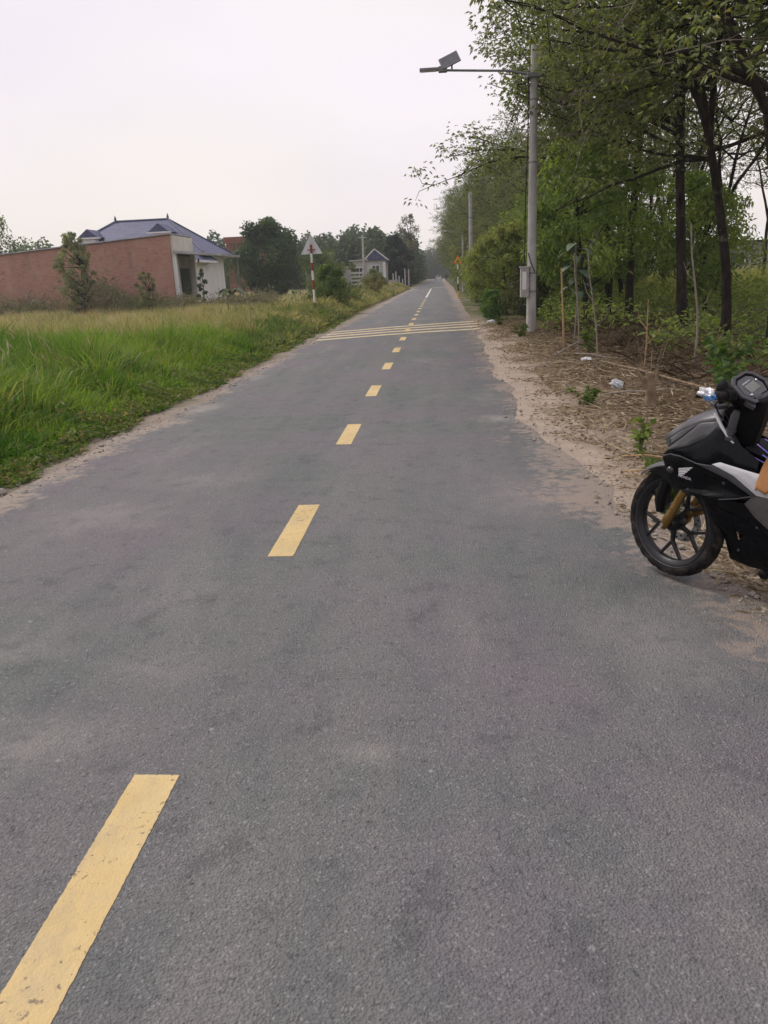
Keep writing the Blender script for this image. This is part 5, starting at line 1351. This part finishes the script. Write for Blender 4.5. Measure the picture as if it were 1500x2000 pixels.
# inner bodies that close the gaps
m = MB(); m.prism([(.03, -.045, .65), (-.05, -.045, .53), (-.16, -.045, .51), (-.33, -.045, .50), (-.40, -.045, .66), (-.32, -.045, .84), (-.22, -.045, .88), (-.08, -.045, .78)], (0, .09, 0)); m.build('inner_cowl', M['matt_black'], moto)
m = MB(); m.prism([(-.30, -.06, .50), (-.44, -.06, .46), (-.62, -.06, .36), (-.64, -.06, .20), (-.47, -.06, .19), (-.41, -.06, .30), (-.40, -.06, .36)], (0, .12, 0)); m.build('engine', M['matt_black'], moto, bevel=.01)
m = MB()
for k in range(5): m.box((-.45 - .02 * k, 0, .33 + .022 * k), (.10, .15, .008), Matrix.Rotation(R(-40), 3, 'Y'))
m.build('cylinder_fins', M['steel'], moto)
m = MB(); m.prism([(-.25, -.05, .93), (-.36, -.05, .975), (-.43, -.05, .965), (-.405, -.05, .84), (-.375, -.05, .745), (-.30, -.05, .72), (-.24, -.05, .84)], (0, .10, 0)); m.build('steering_cover', M['matt_black'], moto, bevel=.012)
m = MB(); m.prism([(-.34, -.09, .76), (-.41, -.09, .755), (-.55, -.09, .70), (-.68, -.09, .72), (-.76, -.09, .78), (-.82, -.09, .66), (-.40, -.09, .60)], (0, .18, 0)); m.build('centre_cover', M['gloss_black'], moto, bevel=.02)
# iridescent strips over the centre cover
for (xa, za, ya), (xb, zb_, yb) in (((-.351, .740, .097), (-.475, .690, .105)), ((-.401, .769, .06), (-.49, .718, .085)), ((-.423, .787, .03), (-.52, .74, .05)), ((-.44, .735, .10), (-.50, .70, .105))):
    m = MB(); m.tube([(xa, ya, za), (xb, yb, zb_)], .0024, 6); m.build('colour_strip', M['irid'], moto)
# seat, tail, rear wheel, exhaust (outside the picture)
m = MB(); rows = []
for x, z, wv_ in ((-.70, .76, .07), (-.78, .775, .10), (-.95, .775, .13), (-1.10, .80, .12), (-1.30, .83, .09), (-1.38, .83, .05)):
    rows.append([(x, -wv_, z - .07), (x, -wv_ * .9, z - .01), (x, 0, z + .012), (x, wv_ * .9, z - .01), (x, wv_, z - .07)])
m.grid(rows); m.build('seat', M['matt_black'], moto, smooth=True, solid=.02, angle=60)
plate('tail_panel', [(-.80, .67, .16), (-.86, .735, .135), (-1.30, .80, .085), (-1.46, .82, .05), (-1.38, .74, .07), (-1.10, .68, .12), (-.92, .645, .155)], M['gloss_black'])
rw = Vector((-1.28, 0, .285)); m = MB(); m.lathe_y([(a, b * 1.25) for a, b in tp], rw, 192, groove); rt = MB(); rt.lathe_y(prof, rw, 48); ro_ = rt.build('rear_wheel', M['alloy'], moto, smooth=True, angle=35); m.build('tyre', M['rubber'], ro_, smooth=True, angle=28)
for k in range(5):
    a = R(90 + 72 * k); m = MB(); m.tube([rw, rw + Vector((math.cos(a) * .2, 0, math.sin(a) * .2))], [.02, .012], 6); m.build('spoke', M['alloy'], ro_)
m = MB(); m.tube([(-.72, .07, .36), (-1.28, .09, .285)], [.03, .022], 8); m.tube([(-.72, -.07, .36), (-1.28, -.09, .285)], [.03, .022], 8); m.build('swingarm', M['matt_black'], moto, smooth=True)
m = MB(); m.tube([(-.45, -.11, .25), (-.8, -.13, .24), (-.95, -.16, .32), (-1.35, -.17, .42)], [.022, .025, .045, .05], 12); m.build('exhaust', M['matt_black'], moto, smooth=True)
m = MB(); m.tube([(-1.36, 0, .72), (-1.58, 0, .52)], [.03, .04], 8); m.box((-1.58, 0, .52), (.02, .15, .12)); m.build('rear_fender', M['matt_black'], moto)
m = MB(); m.tube([(-.56, .10, .23), (-.62, .22, .10), (-.64, .27, .008)], [.012, .011, .010], 8); m.box((-.645, .275, .0), (.07, .035, .012)); m.build('side_stand', M['matt_black'], moto)
m = MB(); m.tube([(-.52, .08, .20), (-.52, .20, .19)], .012, 8); m.ball((-.497, .155, .180), (.022, .02, .022)); m.build('foot_peg', M['matt_black'], moto, smooth=True)
m = MB(); m.ball((-.565, .11, .30), (.02, .014, .02)); m.build('engine_bolt', M['chrome'], moto, smooth=True)
# indicator and emblem
m = MB(); m.ball((-.022, .103, .607), (.020, .014, .017)); m.build('indicator', M['smoked'], moto, smooth=True)
def flank(x, z): # y of the fairing skin near the emblem
    return .1445 + (z - .60) * .05 - max(0, x + .12) * .42
em = empty('emblem'); em.parent = moto
def feather(pts, mat=M['silver']):
    m = MB(); m.prism([(x, flank(x, z) + .004, z) for x, z in pts], (0, .002, 0)); m.build('feather', mat, em)
for k in range(5):
    t = k / 5; zt0 = .630 - .0080 * k; x1 = -.150 + .012 * k; zt1 = .652 - .0120 * k
    feather([(-.073, zt0), (x1, zt1), (x1 + .004, zt1 - .0068), (-.075, zt0 - .0048)])
cu = bpy.data.curves.new('lettering', 'FONT'); cu.body = 'HONDA'; cu.size = .0185; cu.extrude = .0008; cu.align_x = 'LEFT'
tmp = bpy.data.objects.new('lettering_tmp', cu); COL.objects.link(tmp); dg = bpy.context.evaluated_depsgraph_get()
lm = bpy.data.meshes.new_from_object(tmp.evaluated_get(dg)); bpy.data.objects.remove(tmp)
pa, pb = Vector((-.072, flank(-.072, .588) + .006, .588)), Vector((-.146, flank(-.146, .583) + .006, .583)); ux = (pb - pa).normalized(); uz = Vector((0, .05, 1)); uz = (uz - ux * uz.dot(ux)).normalized(); uy = uz.cross(ux) 
for v in lm.vertices: c_ = v.co.copy(); v.co = pa + ux * c_.x * 1.05 + uz * c_.y - uy * c_.z
lm.materials.append(M['silver']); link('lettering', lm, em)
# handlebar, grips, levers
def lowsteer(q_): return steer(Vector(q_) + Vector((0, 0, -.048)))
def HBAR():
    m = MB(); m.tf = lowsteer; return m
m = HBAR(); m.tube([(-.375, -.33, 1.045), (-.345, -.18, 1.03), (-.325, -.07, .975), (-.325, .07, .975), (-.345, .18, 1.03), (-.375, .33, 1.045)], .0115, 10); hb = m.build('handlebar', M['matt_black'], moto, smooth=True)
for s_ in (1, -1):
    m = HBAR(); m.tube([(-.352, .205 * s_, 1.034), (-.380, .345 * s_, 1.047)], .0185, 14); m.tube([(-.350, .200 * s_, 1.034), (-.353, .212 * s_, 1.0345)], .027, 14); m.build('grip', M['rubber'], hb, smooth=True, angle=40)
    m = HBAR(); m.box((-.340, .165 * s_, 1.03), (.05, .065, .05)); m.build('switch_box', M['matt_black'], hb, bevel=.01)
    m = HBAR(); m.tube([(-.30, .175 * s_, 1.03), (-.285, .23 * s_, 1.025), (-.315, .345 * s_, 1.035)], [.010, .008, .006], 8); m.build('lever', M['matt_black'], hb, smooth=True)
m = HBAR(); m.ball((-.30, .155, 1.055), (.030, .026, .040)); m.tube([(-.30, .15, .99), (-.285, .16, 1.04)], .012, 8); m.build('mirror_mount', M['matt_black'], hb, smooth=True)
m = HBAR(); m.box((-.265, .12, .975), (.05, .07, .02), Matrix.Rotation(R(-20), 3, 'Y')); m.build('clutch_clamp', M['edge_grey'], hb, bevel=.005)
m = MB(); m.tube([(-.320, .098, .925), (-.312, .100, .90), (-.300, .100, .845)], [.013, .019, .019], 12); m.tube([(-.299, .10, .842), (-.297, .10, .83)], .022, 12); m.ball((-.294, .10, .818), (.02, .02, .016)); m.build('steering_lock', M['edge_grey'], moto, smooth=True, angle=40)
m = MB(); m.box((-.285, .105, .785), (.07, .03, .02), Matrix.Rotation(R(12), 3, 'Y')); m.box((-.296, .11, .80), (.03, .03, .02)); m.build('lock_bracket', M['edge_grey'], moto, bevel=.004)
# instrument panel facing the rider
du = Vector((-.52, 0, .85)).normalized(); dn = Vector((-.85, 0, .52)).normalized(); dn = Vector((-.62, 0, .78)); du = Vector((.78, 0, .62)); dc = Vector((-.335, 0, 1.055)); dy = Vector((0, 1, 0))
_DR = Matrix.Rotation(R(-15), 3, 'X') @ Matrix.Rotation(R(8), 3, 'Z')
def dpt(a, b, h): return dc + _DR @ (dy * a + du * b + dn * h)
def dplate(name, pts, h0, h1, mat, parent=None, bevel=0.0):
    m = HBAR(); m.prism([dpt(a, b, h0) for a, b in pts], _DR @ (dn * (h1 - h0))); return m.build(name, mat, parent or hb, bevel=bevel)
hexa = [(a * 1.18, b * 1.18) for a, b in [(.070, -.062), (.098, -.012), (.078, .050), (.045, .072), (-.045, .072), (-.078, .050), (-.098, -.012), (-.070, -.062)]]
ip = dplate('instrument_panel', hexa, -.05, 0, M['matt_black'], bevel=.008)
ring = MB(); ring.tf = lowsteer
ins = [(a * .80, b * .80 + .004) for a, b in hexa]
for i in range(8):
    j = (i + 1) % 8; ring.prism([dpt(*hexa[i], 0), dpt(*hexa[j], 0), dpt(*ins[j], .0), dpt(*ins[i], .0)], _DR @ (dn * .010))
ring.build('bezel', M['edge_grey'], ip, bevel=.002)
dplate('screen', [(a * .86, b * .86) for a, b in ins], .0005, .003, M['smoked'], ip)
dplate('display', [(.040, -.022), (.040, .022), (-.045, .026), (-.045, -.018)], .0035, .005, M['lcd'], ip)
dplate('display_bar', [(.040, .030), (.040, .036), (-.030, .040), (-.030, .034)], .0035, .005, M['steel'], ip)
for a, b in ((.052, -.030), (-.058, .020)):
    m = HBAR(); m.ball(dpt(a, b, .006), .006); m.build('button', M['chrome'], ip, smooth=True)
dplate('display_trim', [(.062, -.055), (.012, -.060), (.018, -.046), (.060, -.040)], .0105, .0135, M['edge_grey'], ip)
dplate('side_facet', [(.112, -.045), (.084, -.012), (.078, -.075), (.098, -.085)], -.02, -.002, M['silver_dim'] if 'silver_dim' in M else M['matt_grey'], ip)
m = HBAR(); m.ball((-.352, -.02, .955), .010); m.build('key_switch', M['chrome'], hb, smooth=True)

m = MB(); m.tube([lowsteer((-.31, .17, 1.02)), (-.24, .15, .96), (-.235, .085, .90), (-.27, .06, .84)], .0045, 6); m.build('clutch_cable', M['cable'], moto, smooth=True)
m = MB(); m.tube([lowsteer((-.31, -.17, 1.02)), (-.25, -.02, .97), (-.245, .05, .90), (-.30, .06, .82)], .0045, 6); m.build('throttle_cable', M['cable'], moto, smooth=True)
m = MB(); m.tube([(-.12, -.05, .62), steer((-.10, -.085, .50)), steer((-.075, -.085, .40)), steer((-.08, -.08, .37))], .005, 6); m.build('brake_hose', M['cable'], moto, smooth=True)
for bx_, bz_, by_ in ((-.30, .60, .166), (-.12, .53, .131), (-.50, .50, .163), (-.58, .44, .158), (-.45, .40, .142), (-.36, .25, .098)):
    m = MB(); m.tube([(bx_, by_ - .004, bz_), (bx_, by_ + .003, bz_)], .006, 8); m.build('panel_screw', M['edge_grey'], moto)

# things carried on the motorcycle
def at_bike(p, steered=False): return BMAT @ (steer(p) if steered else Vector(p))
o = crumple('plastic_wrapper', .020, .036, .024, M['wrapper'], 12); o.location = at_bike((-.376, .352, 1.004), True); o.rotation_euler = (.3, .2, .6); tag(o, 'crumpled shiny white and blue plastic wrapped over the handlebar end', 'plastic wrapper')
bg = empty('tan_bag'); bg.matrix_world = BMAT
rows = []
for i, t in enumerate(np.linspace(0, 1, 14)):
    z = .615 + .20 * t; row_ = []
    for j in range(29):
        a = 2 * math.pi * j / 28; ex = .155 * (1 - .42 * t ** 2.2) * (1 + .03 * math.sin(6 * a + 4 * t)); ey = .060 * (1.05 - .45 * t ** 2) * (1 + .10 * math.sin(5 * a + 2.5 * t))
        cx_ = -.600 - .03 * t + (.03 * t if math.cos(a) > 0 else 0)
        row_.append((cx_ + ex * math.copysign(abs(math.cos(a)) ** .75, math.cos(a)), .165 - .06 * t + ey * math.sin(a), z - .02 * math.cos(a) * (1 - t) - .012 * math.cos(7 * a) * (1 - t)))
    rows.append(row_)
m = MB(); m.grid(rows); m.build('bag_body', M['tan'], bg, smooth=True, solid=.004, angle=70)
m = MB(); m.tube([(-.55, .11, .80), (-.53, .10, .86), (-.62, .10, .87), (-.68, .11, .80)], .008, 8); m.build('bag_handle', M['tan'], bg, smooth=True)
m = MB(); m.tube([(-.535, .228, .60), (-.545, .21, .70), (-.56, .17, .80)], .003, 6); m.build('bag_seam', M['tan'], bg)
tag(bg, 'tan leather bag slung over the middle of the motorcycle', 'bag')

# ================================================================== FAR TRAFFIC
car = empty('distant_car', (-.1, 230, .03), R(0)); m = MB()
prof_ = [(-.85, 0, .35), (.85, 0, .35), (.88, 0, .8), (.70, 0, 1.0), (.60, 0, 1.42), (-.60, 0, 1.42), (-.70, 0, 1.0), (-.88, 0, .8)]
m.prism(prof_, (0, 4.2, 0)); m.build('body', M['white'], car, bevel=.08)
part('windscreen', M['darkglass'], car, ((0, -.01, 1.2), (1.15, .03, .34)))
for s_ in (-1, 1):
    part('headlight', M['chrome'], car, ((s_ * .62, -.01, .75), (.3, .03, .14)))
    for yy_ in (.7, 3.5): mm = MB(); mm.tube([(s_ * .88, yy_, .32), (s_ * .68, yy_, .32)], .32, 14); mm.build('wheel', M['rubber'], car)
tag(car, 'tiny white car far away where the road disappears', 'car')

pr = empty('person', (1.75, 190, 0)); bmh = bmesh.new()
me = bpy.data.meshes.new('body')
J = [(0, 0, .95), (0, 0, 1.2), (0, 0, 1.42), (0, 0, 1.52), (0, -.02, 1.66), (.19, 0, 1.40), (.25, .02, 1.12), (.24, -.06, .88), (-.19, 0, 1.40), (-.25, .02, 1.12), (-.24, -.04, .88), (.10, 0, .88), (.11, -.03, .48), (.11, .02, .08), (.11, -.12, .03), (-.10, 0, .88), (-.11, .03, .48), (-.11, .08, .08), (-.11, -.06, .03)]
E_ = [(0, 1), (1, 2), (2, 3), (3, 4), (2, 5), (5, 6), (6, 7), (2, 8), (8, 9), (9, 10), (0, 11), (11, 12), (12, 13), (13, 14), (0, 15), (15, 16), (16, 17), (17, 18)]
rad = [.14, .14, .13, .055, .10, .07, .05, .04, .07, .05, .04, .095, .065, .045, .04, .095, .065, .045, .04]
me.from_pydata(J, E_, []); pb_ = link('body', me, pr); me.materials.append(M['cloth'])
sk = pb_.modifiers.new('skin', 'SKIN'); pb_.modifiers.new('sub', 'SUBSURF').levels = 1
for i, v in enumerate(me.skin_vertices[0].data): v.radius = (rad[i], rad[i]); v.use_root = (i == 0)
m = MB(); m.ball((0, -.02, 1.67), (.085, .10, .12)); m.build('head', M['skin'], pr, smooth=True)
m = MB(); m.ball((0, .0, 1.72), (.095, .11, .10)); m.build('hair', M['cloth'], pr, smooth=True)
tag(pr, 'tiny figure of a person in dark clothes at the far road edge', 'person')

# ================================================================== HAZE
hz = MB(); hz.box((0, 180, 8.0), (700, 800, 20.0)); ho_ = hz.build('haze', None) if False else None
me = bpy.data.meshes.new('haze')
bm = bmesh.new(); bmesh.ops.create_cube(bm, size=1.0)
for v in bm.verts: v.co = Vector((v.co.x * 700, v.co.y * 560 + 230, (v.co.z + .5) * 17.0 - 1.6))
bm.to_mesh(me); bm.free()
hm = bpy.data.materials.new('haze'); hm.use_nodes = True; t_ = hm.node_tree; t_.nodes.clear()
ov = t_.nodes.new('ShaderNodeOutputMaterial'); pv = t_.nodes.new('ShaderNodeVolumePrincipled')
pv.inputs['Color'].default_value = (.94, .97, 1.0, 1); pv.inputs['Density'].default_value = HAZE; pv.inputs['Anisotropy'].default_value = 0.2
t_.links.new(pv.outputs[0], ov.inputs['Volume']); me.materials.append(hm)
try: hm.cycles.homogeneous_volume = True
except Exception: pass
tag(link('haze', me), 'thin pale haze over the distant trees', 'haze', kind='stuff')
